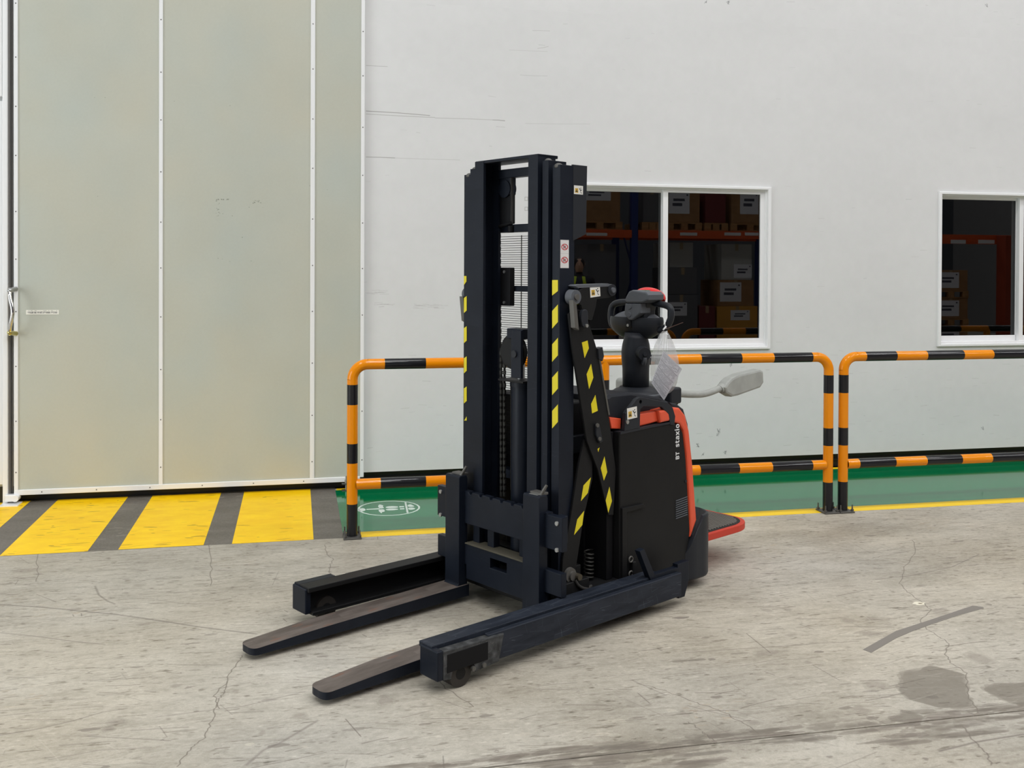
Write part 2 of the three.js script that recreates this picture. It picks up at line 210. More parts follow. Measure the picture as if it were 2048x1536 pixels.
function yellow(name, x0, x1, z0, z1, k, worn) { const g = bx(x0, x1, 0, 0.0014, z0, z1), p = g.attributes.position, uv = g.attributes.uv; for (let i = 0; i < p.count; i++) uv.setXY(i, (p.getX(i) - x0) / (x1 - x0), 1 - (p.getZ(i) - z0) / (z1 - z0)); const m = M.yellowPaint.clone(); m.map = tex(yellowTex(x0, x1, z0, z1, k, worn)); mesh(name, g, m, floor); }
yellow('yellow_stripe', -2.1, -1.68, -0.02, 1.275, 1, 20); yellow('yellow_stripe', -1.515, -1.085, -0.02, 1.275, 2, 60); yellow('yellow_stripe', -0.931, -0.493, -0.02, 1.272, 3, 40); yellow('yellow_stripe', -0.343, 0.096, -0.02, 1.278, 4, 26);
M.green = phy({ color: 0xffffff, map: tex(grain(512, [0, 110, 66], 5, 5, 5, scratch(30, () => `rgba(120,170,140,${rr(0.05, 0.2)})`, 40, 1)), true, 0.5), roughness: 0.07, ior: 1.43 });
coat('green_walkway', 0.262, 9, 0.058, 1.17, M.green, 0.001, 'glossy green painted walkway');
{ const m = M.yellowPaint.clone(); m.color = lin(0.9, 0.6, 0.012); coat('yellow_line', 0.28, 9, 1.17, 1.283, m, 0.0013); coat('yellow_line', 0.272, 9, 0.0, 0.058, m, 0.0013); }
{ // white walkway sign painted on the green
  const W = (name, s) => mesh(name, plan(s, 0.001, 0.0016), M.whitePaint, floor), cx = 0.575, cz = 0.632, R = 0.197;
  const ring = new THREE.Shape(); ring.absarc(cx, cz, R, 0, Math.PI * 2, false); ring.holes.push(circle(cx, cz, R - 0.012)); W('sign_ring', ring);
  const px = (pts) => shapeOf(smooth(pts.map(([a, b]) => onFloor(700 + a / 12.8, 990 + b / 12.8)), true, 36)), pq = (pts) => shapeOf(pts.map(([a, b]) => onFloor(700 + a / 12.8, 990 + b / 12.8)));
  W('sign_bar', pq([[1395, 190], [1440, 190], [1500, 460], [1450, 460]]));
  W('sign_head', px([[1480, 265], [1540, 245], [1620, 275], [1640, 300], [1560, 312], [1500, 305]])); W('sign_head', px([[1500, 335], [1600, 330], [1670, 350], [1600, 380], [1520, 380]]));
  W('sign_leg', px([[910, 325], [960, 300], [1080, 290], [1220, 300], [1225, 325], [1100, 338], [980, 340]])); W('sign_leg', px([[920, 375], [980, 358], [1150, 352], [1240, 368], [1180, 388], [1040, 398], [950, 395]]));
  W('sign_leg', pq([[1260, 292], [1380, 288], [1385, 318], [1265, 322]])); W('sign_leg', pq([[1275, 348], [1390, 342], [1395, 370], [1280, 376]]));
  W('sign_arm', px([[720, 290], [760, 250], [850, 275], [840, 310], [870, 335], [780, 350], [740, 330]])); W('sign_arm', px([[740, 385], [800, 372], [860, 375], [880, 430], [830, 440], [810, 470], [760, 440]]));
  W('sign_stem', pq([[420, 365], [760, 345], [760, 370], [420, 385]])); W('sign_foot', px([[215, 365], [330, 345], [400, 385], [330, 420], [225, 425]]));
}
{ const t = Rc([[1270, 530], [1310, 545], [1430, 475], [1640, 385], [1850, 325], [1800, 318], [1600, 385], [1430, 440]]); const tm = std({ color: lin(0.21, 0.19, 0.165), roughness: 0.6 }); mesh('tape_strip', plan(shapeOf(t), 0, 0.0012), tm, floor, 'grey strip of worn floor tape'); mesh('tape_strip', plan(shapeOf(Rc([[1520, 438], [1600, 408], [1720, 368], [1855, 330], [1850, 325], [1716, 362], [1590, 402]])), 0, 0.001), tm, floor); }

// ---------------------------------------------------------------- walls, ceiling, lamps
const WIN = [[1.83, 3.507], [4.945, 6.62]], WY0 = 0.925, WY1 = 2.148;
seed = 901;
const wallTex = tex(canvas(2048, 1280, (c, w, h) => {       // covers x 0.4..5.8, y 0..3.375
  const im = c.createImageData(w, h); for (let y = 0; y < h; y++) for (let x = 0; x < w; x++) { const v = 217 + 7 * (fbm(x / 300, y / 120, 3) - 0.5) + 4 * (fbm(x / 20, y / 20, 3) - 0.5), k = (y * w + x) * 4; im.data[k] = v; im.data[k + 1] = v + 0.5; im.data[k + 2] = v; im.data[k + 3] = 255; } c.putImageData(im, 0, 0);
  const P = (px, py) => { const [x, y] = onWall(px, py); return [(x - 0.4) / 5.4 * w, h - y / 3.375 * h]; };
  const L = (a, b, wd, al) => { const [x0, y0] = P(...a), [x1, y1] = P(...b); c.strokeStyle = `rgba(120,118,115,${al})`; c.lineWidth = wd; c.beginPath(); c.moveTo(x0, y0); c.lineTo((x0 + x1) / 2, (y0 + y1) / 2 + rr(-1, 1)); c.lineTo(x1, y1); c.stroke(); };
  L([732, 131], [775, 133], 1, 0.5); L([732, 222], [860, 231], 1.3, 0.8); L([732, 228], [870, 235], 1, 0.6); L([870, 236], [1010, 241], 1, 0.5); L([1050, 247], [1180, 248], 0.8, 0.3); L([732, 314], [790, 316], 1.3, 0.7); L([790, 316], [920, 320], 1, 0.3); L([985, 240], [1010, 242], 1.4, 0.5); L([1040, 150], [1095, 152], 0.9, 0.35); L([1065, 61], [1100, 62], 1, 0.35); L([1018, 100], [1095, 103], 0.8, 0.3); L([1075, 97], [1097, 93], 1, 0.4);
  for (const [a, b] of [[1438, 862], [1436, 868], [1965, 857], [1462, 730], [1450, 905], [1405, 908], [1395, 890]]) { const [x, y] = P(a, b); for (let k = 0; k < 7; k++) { c.strokeStyle = `rgba(110,112,112,${rr(0.3, 0.7)})`; c.lineWidth = rr(0.8, 2.4); c.beginPath(); c.moveTo(x + rr(-4, 4), y + rr(-4, 4)); c.lineTo(x + rr(-6, 6), y + rr(-7, 7)); c.stroke(); } }
  for (let i = 0; i < 260; i++) { const x = rnd() * w, y = rnd() < 0.6 ? h * rr(0.72, 0.97) : h * rnd(), l = rr(2, 26); c.strokeStyle = `rgba(135,134,130,${rr(0.05, 0.3)})`; c.lineWidth = rr(0.5, 1.6); c.beginPath(); c.moveTo(x, y); c.lineTo(x + l, y + rr(-2, 2)); c.stroke(); }
  for (const [a, b] of [[745, 585], [760, 610], [840, 612], [870, 612]]) for (let k = 0; k < 9; k++) { const [x, y] = P(a + rr(-15, 15), b + rr(-4, 4)); c.strokeStyle = 'rgba(140,138,136,0.25)'; c.lineWidth = 1; c.beginPath(); c.moveTo(x, y); c.lineTo(x + rr(8, 30), y + rr(-2, 2)); c.stroke(); }
  for (const [a, b, s] of [[1052, 398, 1], [1052, 418, 1]]) { const [x, y] = P(a, b); c.strokeStyle = 'rgba(150,148,145,0.5)'; c.lineWidth = 2; c.strokeRect(x - 3, y - 5, 8, 9); }
}));
{
  const s = shapeOf([[-7.2, 0.105], [17.2, 0.105], [17.2, 11], [-7.2, 11]], WIN.map(([a, b]) => [[a, WY0], [a, WY1], [b, WY1], [b, WY0]]));
  s.holes.push(new THREE.Path([[-1.74, 0.106], [-1.74, 3.9], [0.38, 3.9], [0.38, 0.106]].map(([x, y]) => new THREE.Vector2(x, y))));
  const g = ext(s, -0.14, 0), p = g.attributes.position, uv = g.attributes.uv; for (let i = 0; i < p.count; i++) uv.setXY(i, (p.getX(i) - 0.4) / 5.4, p.getY(i) / 3.375);
  setting(mesh('wall_back', g, std({ map: wallTex, roughness: 0.6 }), scene), 'smooth white partition wall with windows', 'wall');
}
setting(mesh('baseboard_back', [bx(-7.2, 17.2, 0, 0.11, -0.14, -0.045), bx(-7.2, 17.2, 0.05, 0.062, -0.045, -0.03)], M.kick, scene), 'black kick plate under the white wall', 'baseboard');
setting(mesh('wall_left', bx(-7.4, -7.2, 0, 11, -0.14, 16.4), M.hallWall, scene), 'hall side wall', 'wall');
setting(mesh('wall_right', bx(17.2, 17.4, 0, 11, -0.14, 16.4), M.hallWall, scene), 'far side wall of the hall', 'wall');
setting(mesh('wall_front', bx(-7.2, 17.2, 0, 11, 16.2, 16.4), std({ color: lin(0.06, 0.065, 0.075), roughness: 0.8 }), scene), 'dark clad hall wall behind the pallet racking', 'wall');
setting(mesh('ceiling', bx(-7.4, 17.4, 11, 11.2, -0.14, 16.4), M.ceiling, scene), 'white hall ceiling', 'ceiling');
// unlit office behind the partition
M.office = std({ color: lin(0.5, 0.5, 0.49), roughness: 0.85 });
setting(mesh('wall_office', [bx(-7.2, 17.2, 0, 3.2, -4.2, -4.0), bx(-7.4, -7.2, 0, 3.2, -4.2, -0.14), bx(17.2, 17.4, 0, 3.2, -4.2, -0.14)], M.office, scene), 'plain office walls behind the partition', 'wall');
setting(mesh('ceiling_office', bx(-7.4, 17.4, 3.2, 4.2, -4.2, -0.14), M.office, scene), 'office ceiling behind the partition', 'ceiling');
setting(mesh('floor_office', bx(-7.4, 17.4, -0.2, 0, -4.2, -0.501), M.office, scene), 'office floor behind the partition', 'floor');
lampSpots.forEach(([x, z]) => {
  const t = thing('ceiling_lamp', 'white rectangular lamp panel on the hall ceiling', 'lamp', [x, 11, z], 0, 'lamp panels on the hall ceiling');
  mesh('housing', bx(-1.05, 1.05, -0.06, 0, -0.55, 0.55, 0.01), M.white, t); mesh('diffuser', bx(-1, 1, -0.07, -0.06, -0.5, 0.5), M.lamp, t);
  const l = new THREE.RectAreaLight(new THREE.Color().setRGB(0.985, 0.99, 1), LAMP, 2, 1); l.position.set(0, -0.075, 0); l.rotation.x = -Math.PI / 2; l.castShadow = true; t.add(l);
});
{ // daylight door in the left-hand wall
  const t = setting(thing('door_2', 'tall translucent daylight door in the hall side wall', 'door', [-7.19, 0, 4.6]), 'tall translucent daylight door in the hall side wall', 'door');
  mesh('panel', bx(0, 0.03, 0.05, 4.2, -2.2, 2.2), M.dayPanel, t); for (let k = 0; k < 5; k++) mesh('stile', bx(0, 0.06, 0.05, 4.2, -2.23 + k * 1.1, -2.17 + k * 1.1), M.frame, t); mesh('rail', bx(0, 0.06, 4.2, 4.3, -2.25, 2.25), M.frame, t);
  const l = new THREE.RectAreaLight(new THREE.Color().setRGB(0.88, 0.96, 1), DAY, 4.3, 4.1); l.position.set(0.08, 2.12, 0); l.rotation.y = -Math.PI / 2; l.castShadow = true; t.add(l);
}

// ---------------------------------------------------------------- sliding door
seed = 31;
{
  const d = setting(thing('door_1', 'large beige grey sliding door of three sheet panels with white cover strips', 'door'), 'large beige grey sliding door of three sheet panels with white cover strips', 'door');
  const sheet = std({ map: tex(canvas(1024, 1600, (c, w, h) => {   // covers x -1.75..0.45, y 0..3.44
    const im = c.createImageData(w, h); for (let y = 0; y < h; y++) for (let x = 0; x < w; x++) { const v = 6 * (fbm(x / 130, y / 160, 3) - 0.5) + 2 * (noise(x / 4, y / 4) - 0.5), t = (fbm(x / 160 + 9, y / 200, 3) - 0.5) * 8, k = (y * w + x) * 4; im.data[k] = 186 + v + t; im.data[k + 1] = 188 + v; im.data[k + 2] = 176 + v - t; im.data[k + 3] = 255; } c.putImageData(im, 0, 0);
    const P = (px, py) => { const [x, y] = onWall(px, py, 0.03); return [(x + 1.75) / 2.2 * w, h - y / 3.44 * h]; };
    const dots = (list) => { for (const [a, b] of list) { const [x, y] = P(a, b); c.fillStyle = `rgba(105,108,95,${rr(0.4, 0.8)})`; c.beginPath(); c.ellipse(x + rr(-1, 1), y + rr(-1, 1), rr(0.7, 2.2), rr(0.6, 1.6), 0, 0, 7); c.fill(); } };
    dots([[190, 196], [210, 196], [348, 202], [460, 211], [484, 475], [456, 399], [195, 393], [445, 518], [436, 516], [460, 523], [502, 522], [620, 371], [655, 380]]);
    for (let i = 0; i < 46; i++) { const side = rnd(); dots([side < 0.35 ? [434 + rr(-2, 6), rr(398, 435)] : side < 0.6 ? [rr(434, 458), 399] : side < 0.85 ? [rr(505, 525), rr(400, 406)] : [rr(436, 526), rr(398, 434)]]); }
  })), roughness: 0.42 });
  const pane = (x0, x1) => { const g = bx(x0, x1, 0.085, 4.0, 0.0, 0.032), p = g.attributes.position, uv = g.attributes.uv; for (let i = 0; i < p.count; i++) uv.setXY(i, (p.getX(i) + 1.75) / 2.2, p.getY(i) / 3.44); mesh('panel', g, sheet, d); };
  pane(-1.741, -0.886); pane(-0.861, 0.091); pane(0.121, 0.43);
  const strip = (x0, x1, y0 = 0.08, y1 = 4.0) => { const s = mesh('cover_strip', bx(x0, x1, y0, y1, 0.0, 0.04, 0.003), M.frame, d); for (let y = y0 + 0.12; y < 3.5; y += rr(0.3, 0.36)) mesh('rivet', cyl([(x0 + x1) / 2, y, 0.04], [(x0 + x1) / 2, y, 0.0425], 0.0045, 0.003, 8), M.jamb, s); };
  strip(-1.766, -1.741); strip(-0.886, -0.861); strip(0.091, 0.121); strip(0.43, 0.455);
  const rail = mesh('bottom_rail', bx(-1.766, 0.43, 0.052, 0.086, 0.0, 0.042, 0.003), M.frame, d); for (let x = -1.6; x < 0.4; x += 0.33) mesh('rivet', cyl([x, 0.069, 0.042], [x, 0.069, 0.0445], 0.0045, 0.003, 8), M.jamb, rail);
  // pull handle
  const [, yt] = onWall(35, 578, 0.09), [, yb] = onWall(35, 668, 0.09), hx = -1.753, H = part('handle', d, 'chrome bow pull handle with a brass lower mount');
  mesh('grip', tube([[hx - 0.02, yt - 0.01, 0.1], [hx - 0.016, yt - 0.05, 0.115], [hx + 0.004, (yt + yb) / 2, 0.13], [hx - 0.014, yb + 0.05, 0.115], [hx - 0.02, yb + 0.01, 0.1]], 0.012, 30, 14), M.chrome, H);
  mesh('mount', [cyl([hx, yt, 0.04], [hx - 0.02, yt - 0.008, 0.1], 0.015, 0.016), new THREE.SphereGeometry(0.017, 18, 12).translate(hx - 0.02, yt - 0.01, 0.1)], M.steel, H);
  mesh('mount', [cyl([hx, yb, 0.04], [hx - 0.02, yb + 0.008, 0.1], 0.015, 0.016), new THREE.SphereGeometry(0.017, 18, 12).translate(hx - 0.02, yb + 0.01, 0.1)], M.brass, H);
  // small printed notice
  const [lx0, ly0] = onWall(52, 629, 0.033), [lx1, ly1] = onWall(118, 620, 0.033);
  const lab = new THREE.PlaneGeometry(1, 1); const notice = canvas(512, 64, (c, w, h) => { c.fillStyle = '#e6e5dc'; c.fillRect(0, 0, w, h); c.strokeStyle = '#26262a'; c.lineWidth = 3.4; let x = 22; while (x < w - 30) { const k = Math.floor(rnd() * 5), u = rr(13, 17); c.beginPath(); if (k === 0) { c.arc(x + 4, 42, 3.5, 0, 7); c.moveTo(x + 7, 42); c.lineTo(x + 7, 24); c.lineTo(x + u - 2, 24); c.lineTo(x + u - 2, 46); } else if (k === 1) { c.moveTo(x + 2, 26); c.lineTo(x + 2, 45); c.lineTo(x + u - 3, 45); c.lineTo(x + u - 3, 22); } else if (k === 2) { c.arc(x + u / 2, 32, 6, 2.6, 6.6); c.lineTo(x + u - 3, 46); } else if (k === 3) { c.moveTo(x + 3, 46); c.lineTo(x + 3, 30); c.arc(x + u / 2, 30, 5, 3.1, 6.3); c.lineTo(x + u - 3, 46); } else { c.arc(x + 5, 26, 3, 0, 7); c.moveTo(x + 3, 30); c.lineTo(x + 3, 45); c.lineTo(x + u - 4, 45); } c.stroke(); if (rnd() < 0.3) { c.beginPath(); c.arc(x + u / 2, 14, 3.5, 3, 6.6); c.stroke(); } x += u + 1 + (rnd() < 0.08 ? 8 : 0); } });
  lab.scale(lx1 - lx0, 0.03, 1); lab.translate((lx0 + lx1) / 2, (ly0 + ly1) / 2, 0.0335); mesh('notice', lab, std({ map: tex(notice), roughness: 0.5 }), d, 'small white printed notice beside the pull handle');
}
{ // jamb, bracket and neighbouring door leaf at the left edge
  setting(mesh('trim_2', [bx(-1.8, -1.789, 0.06, 4, -0.02, 0.03), bx(-1.787, -1.779, 0.06, 4, -0.06, 0.012)], M.jamb, scene), 'narrow grey jamb profile in the gap beside the sliding door', 'trim');
  setting(mesh('trim_3', bx(-1.83, -1.8, 0.0, 4, -0.02, 0.05, 0.004), M.frame, scene), 'white upright post beside the sliding door', 'trim');
  const d = setting(thing('door_3', 'bluish white door leaf at the edge of the beige sliding door', 'door'), 'bluish white door leaf at the edge of the beige sliding door', 'door');
  mesh('panel', bx(-3.6, -1.832, 0.125, 2.575, -0.01, 0.03), M.frame, d); mesh('panel', bx(-3.6, -1.832, 2.6, 4.0, 0.0, 0.045, 0.006), M.frame, d); mesh('kick_plate', bx(-3.6, -1.832, 0.0, 0.118, -0.03, 0.0), M.kick, d);
  const b = tag(mesh('floor_guide', [bx(-1.815, -1.745, 0.018, 0.062, 0.02, 0.07, 0.006), bx(-1.83, -1.72, 0.0, 0.008, 0.02, 0.13), cyl([-1.748, 0.04, 0.02], [-1.748, 0.04, 0.085], 0.02)], M.frame, scene), 'white steel floor guide at the foot of the sliding door', 'door guide');
  const k = thing('door_stop', 'small metal adjustable stop on the floor under the sliding door edge', 'door stop', [0.335, 0, 0.075]); mesh('bolt', [cyl([0, 0.0, 0], [0, 0.1, 0], 0.007), cyl([0, 0.055, 0], [0, 0.075, 0], 0.012, 0.012, 6)], M.steel, k); mesh('bracket', [bx(-0.03, 0.03, 0, 0.006, -0.02, 0.02), bx(0.012, 0.018, 0, 0.05, -0.02, 0.02), bx(-0.03, 0.015, 0.044, 0.05, -0.015, 0.015)], M.dullSteel, k);
}

// ---------------------------------------------------------------- windows
WIN.forEach(([a, b], i) => {
  const t = setting(thing('window_' + (i + 1), i ? 'dark sliding window in white frame further along the wall' : 'dark sliding window in white frame behind the stacker', 'window'), i ? 'dark sliding window in white frame further along the wall' : 'dark sliding window in white frame behind the stacker', 'window');
  const ring = (x0, x1, y0, y1, w, wb, wt) => shapeOf([[x0, y0], [x1, y0], [x1, y1], [x0, y1]], [[[x0 + w, y0 + wb], [x0 + w, y1 - wt], [x1 - w, y1 - wt], [x1 - w, y0 + wb]]]);
  mesh('window_frame', [ext(ring(a, b, WY0, WY1, 0.026, 0.02, 0.02), -0.13, 0.018, 0.003), ext(ring(a + 0.003, b - 0.003, WY0 + 0.003, WY1 - 0.003, 0.034, 0.034, 0.03), -0.13, -0.005, 0.002)], M.frame, t);
  const mid = i ? 5.725 : 2.672;
  const sash = (x0, x1, z, wl, wr) => { const s = part('sash', t); mesh('sash_frame', ext(shapeOf([[x0, WY0 + 0.03], [x1, WY0 + 0.03], [x1, WY1 - 0.026], [x0, WY1 - 0.026]], [[[x0 + wl, WY0 + 0.08], [x0 + wl, WY1 - 0.054], [x1 - wr, WY1 - 0.054], [x1 - wr, WY0 + 0.08]]]), z - 0.03, z, 0.002), M.frame, s); mesh('pane', bx(x0 + wl - 0.01, x1 - wr + 0.01, WY0 + 0.07, WY1 - 0.045, z - 0.019, z - 0.013), M.glass, s); };
  sash(a + 0.028, mid + 0.02, -0.052, 0.03, 0.04); sash(mid - 0.02, b - 0.028, -0.018, 0.04, 0.044);
});

// ---------------------------------------------------------------- guard rails
const RZ = 1.27, RR = 0.0302;
function guardrail(label, x0, x1, mids, bands, open) {
  const t = thing('guardrail', label, 'guardrail', [(x0 + x1) / 2, 0, RZ], 0, 'striped guardrails along the walkway'), ox = (x0 + x1) / 2, top = 0.975, low = 0.298, R = 0.085;
  const seg = (black, a, b, r = RR) => mesh(black ? 'black_section' : 'orange_section', cyl([a[0] - ox, a[1], 0], [b[0] - ox, b[1], 0], black ? r + 0.0004 : r, black ? r + 0.0004 : r, 28, true), black ? M.railBlack : M.railOrange, t);
  const bend = (x, s) => { const pts = []; for (let k = 0; k <= 12; k++) { const a = k / 12 * Math.PI / 2; pts.push([x - ox + s * (R - R * Math.cos(a)), top - R + R * Math.sin(a), 0]); } mesh('orange_section', tube(pts, RR, 24, 28), M.railOrange, t); };
  const ends = open ? [x0] : [x0, x1];
  bend(x0, 1); if (!open) bend(x1, -1);
  for (const x of [...ends, ...mids]) {
    const ys = ends.includes(x) ? [[0, top - R, 0.862], [1, 0.862, 0.749], [0, 0.749, 0.53], [1, 0.53, 0.42], [0, 0.42, 0.19], [1, 0.19, 0.01]] : [[0, top, 0.86], [1, 0.86, 0.74], [0, 0.74, 0.53], [1, 0.53, 0.42], [0, 0.42, 0.19], [1, 0.19, 0.01]];
    for (const [k, a, b] of ys) seg(k, [x, a], [x, b]);
    const f = part('base_plate', t); mesh('plate', bx(x - ox - 0.05, x - ox + 0.05, 0, 0.01, -0.06, 0.06, 0.002), M.dullSteel, f); for (const [p, q] of [[-1, -1], [1, -1], [-1, 1], [1, 1]]) mesh('anchor_bolt', [cyl([x - ox + p * 0.04, 0.01, q * 0.045], [x - ox + p * 0.04, 0.05, q * 0.045], 0.005, 0.004, 10), cyl([x - ox + p * 0.04, 0.012, q * 0.045], [x - ox + p * 0.04, 0.022, q * 0.045], 0.0095, 0.0095, 6)], M.dullSteel, f);
  }
  for (const [y, list] of [[top, bands.top], [low, bands.low]]) for (const [k, a, b] of list) seg(k, [a, y], [b, y]);
}
const alternate = (xs, k0) => xs.slice(1).map((x, i) => [(i + k0) % 2, xs[i], x]);
guardrail('black and orange striped tube guardrail behind the stacker, in front of the sliding door edge', 0.309, 3.262, [1.79], { top: alternate([0.394, 0.488, 0.721, 0.944, 1.19, 1.43, 1.68, 1.92, 2.15, 2.399, 2.664, 2.878, 3.14, 3.177], 0).map((q) => q), low: alternate([0.33, 0.467, 0.724, 0.95, 1.19, 1.43, 1.68, 1.92, 2.15, 2.397, 2.653, 2.873, 3.145, 3.24], 0).map((q) => q) });
guardrail('black and orange striped tube guardrail running out of view under the second window', 3.366, 8.2, [4.93, 6.5], { top: alternate([3.451, 3.511, 3.727, 3.946, 4.213, 4.432, 4.7, 4.93, 5.19, 5.42, 5.68, 5.92, 6.2, 6.5, 6.8, 7.1, 7.5, 8.115], 0), low: alternate([3.39, 3.471, 3.726, 3.949, 4.206, 4.429, 4.682, 4.93, 5.19, 5.42, 5.68, 5.92, 6.2, 6.5, 6.8, 7.1, 7.5, 8.18], 0) });
// ---------------------------------------------------------------- the pallet stacker
const loader = new FontLoader(), font = await loader.loadAsync('fonts/droid/droid_sans_bold.typeface.json');
const warnSticker = tex(canvas(256, 224, (c, w, h) => { c.fillStyle = '#dddbd4'; c.fillRect(0, 0, w, h); c.fillStyle = '#c9a23a'; c.fillRect(30, 70, 90, 118); c.fillStyle = '#2a2622'; c.beginPath(); c.moveTo(75, 84); c.lineTo(112, 168); c.lineTo(38, 168); c.fill(); c.fillStyle = '#d9b23e'; c.fillRect(71, 108, 8, 32); c.fillRect(71, 147, 8, 8); c.strokeStyle = '#1d1d20'; c.lineWidth = 20; c.beginPath(); c.moveTo(150, 66); c.lineTo(185, 120); c.lineTo(224, 100); c.stroke(); c.lineWidth = 13; c.beginPath(); c.moveTo(185, 120); c.lineTo(195, 180); c.lineTo(226, 192); c.stroke(); c.beginPath(); c.arc(196, 60, 13, 0, 7); c.fillStyle = '#1d1d20'; c.fill(); }));
const banSticker = tex(canvas(128, 448, (c, w, h) => { c.fillStyle = '#d6d4d2'; c.fillRect(0, 0, w, h); for (const y of [112, 320]) { c.strokeStyle = '#b3242a'; c.lineWidth = 13; c.beginPath(); c.arc(64, y, 44, 0, 7); c.stroke(); c.fillStyle = '#2a2a2e'; c.fillRect(46, y - 28, 12, 56); c.fillRect(68, y - 22, 10, 46); c.beginPath(); c.moveTo(34, y - 31); c.lineTo(94, y + 31); c.lineWidth = 11; c.stroke(); } c.fillStyle = '#b9b7b6'; c.fillRect(0, 214, w, 5); }));
function sticker(name, c, w, h, rot, map, parent, label) { const g = new THREE.BoxGeometry(w, h, 0.0006); const m = mesh(name, g, std({ map, roughness: 0.45 }), parent, label); m.position.set(...c); m.rotation.set(...rot); return m; }

const K = thing('pallet_stacker', 'black and orange electric pallet stacker with tall mast, two forks and straddle legs', 'pallet stacker', [TRUCK.x, 0, TRUCK.z], Math.PI / 2 - SA);

// straddle legs
for (const s of [1, -1]) {
  const L = part('straddle_leg', K, s > 0 ? 'scuffed navy straddle leg with a boxed wheel end' : 'navy straddle leg, its open channel facing the forks');
  const z = (a) => s * a, zb = (x0, x1, y0, y1, a, b, r) => bx(x0, x1, y0, y1, Math.min(z(a), z(b)), Math.max(z(a), z(b)), r);
  mesh('beam', [zb(-0.08, 1.2, 0.147, 0.167, 0.385, 0.462, 0.003), zb(-0.06, 1.2, 0.05, 0.16, 0.44, 0.46, 0.003), zb(-0.06, 1.2, 0.046, 0.062, 0.385, 0.46, 0.003)], s > 0 ? M.navyWorn : M.black, L);
  mesh('side_rail', zb(0.16, 1.3, 0.052, 0.158, 0.4645, 0.492, 0.006), M.navyWorn, L);
  mesh('end_plate', zb(-0.088, -0.06, 0.052, 0.16, 0.4, s > 0 ? 0.505 : 0.51, 0.006), M.navy, L);
  // wheel housing with an arch cut out of its lower edge
  const hs = new THREE.Shape(); hs.moveTo(-0.062, 0.052); hs.lineTo(-0.026, 0.048); hs.absarc(0.03, 0.045, 0.056, Math.PI, 0, true); hs.lineTo(0.2, 0.052); hs.lineTo(0.225, 0.15); hs.lineTo(-0.058, 0.155); hs.lineTo(-0.062, 0.15);
  mesh('wheel_housing', [ext(hs, s > 0 ? 0.466 : -0.506, s > 0 ? 0.506 : -0.466, 0.003)], M.scuffed, L);
  mesh('housing_panel', zb(-0.045, 0.145, 0.075, 0.14, 0.505, 0.508, 0.001), M.deep, L);
  for (const x of [0.075, 0.125]) mesh('bolt', cyl([x, 0.06, z(0.5)], [x, 0.06, z(0.512)], 0.009, 0.009, 12), M.dullSteel, L);
  mesh('wheel', cyl([0.03, 0.0495, z(0.425)], [0.03, 0.0495, z(0.49)], 0.0495, 0.0495, 36), M.urethane, L);
  mesh('wheel_hub', cyl([0.03, 0.0495, z(0.422)], [0.03, 0.0495, z(0.4905)], 0.022, 0.022, 18), M.black, L);
  if (s < 0) mesh('nose_pad', zb(-0.08, 0.1, 0.155, 0.1665, 0.462, 0.508, 0.004), M.navy, L);
  const pts = sideXY([[1276, 1102], [1285, 1097], [1306, 1148], [1352, 1134], [1352, 1128], [1374, 1120], [1374, 1160], [1366, 1192], [1354, 1196], [1354, 1150], [1300, 1165]], 0.46);
  mesh('heel_bracket', plate(pts, s > 0 ? 0.44 : -0.47, s > 0 ? 0.47 : -0.44, 0.002), M.navy, L);
}
// forks
for (const s of [1, -1]) {
  const f = part('fork', K), w = 0.06, zc = s * 0.262;
  const sh = new THREE.Shape(); sh.moveTo(0.64, -w); sh.lineTo(-0.15, -w); sh.lineTo(-0.395, -w * 0.9); sh.quadraticCurveTo(-0.425, -w * 0.88, -0.428, -w * 0.3); sh.lineTo(-0.428, w * 0.3); sh.quadraticCurveTo(-0.425, w * 0.88, -0.395, w * 0.9); sh.lineTo(-0.15, w); sh.lineTo(0.64, w);
  const top = plan(sh, 0, 1), p = top.attributes.position; for (let i = 0; i < p.count; i++) { const x = p.getX(i), t = Math.max(0, Math.min(1, (x + 0.43) / 0.6)), lo = 0.022 + 0.004 * t, hi = 0.048 + 0.031 * t; p.setXYZ(i, x, p.getY(i) > 0.5 ? hi : lo, p.getZ(i) + zc); } top.computeVertexNormals();
  const pick = (k) => { const q = top.groups[k], g = new THREE.BufferGeometry(); for (const n of ['position', 'normal', 'uv']) { const t = top.attributes[n], w = t.itemSize; g.setAttribute(n, new THREE.BufferAttribute(t.array.slice(q.start * w, (q.start + q.count) * w), w)); } return metric(g); };
  mesh('blade', pick(0), M.forkSteel, f, 'worn brown fork blade'); mesh('blade_edge', pick(1), M.navy, f, 'navy painted blade edge');
  const prof = new THREE.Shape(); prof.moveTo(0.588, 0.076); prof.lineTo(0.588, 0.566); prof.lineTo(0.594, 0.574); prof.lineTo(0.632, 0.574); prof.lineTo(0.638, 0.56); prof.lineTo(0.638, 0.06); prof.quadraticCurveTo(0.636, 0.032, 0.606, 0.03); prof.lineTo(0.56, 0.03); prof.lineTo(0.56, 0.074); prof.quadraticCurveTo(0.585, 0.074, 0.588, 0.09);
  mesh('shank', ext(prof, zc - 0.05, zc + 0.05, 0.003), M.navy, f);
  mesh('latch', [cyl([0.615, 0.572, zc + 0.03], [0.63, 0.615, zc + 0.05], 0.008, 0.006, 10), bx(0.61, 0.65, 0.572, 0.582, zc - 0.03, zc + 0.04, 0.002)], M.dullSteel, f);
  if (s > 0) mesh('notch_plate', bx(0.595, 0.628, 0.5742, 0.5752, zc - 0.02, zc + 0.03), M.steel, f);
}
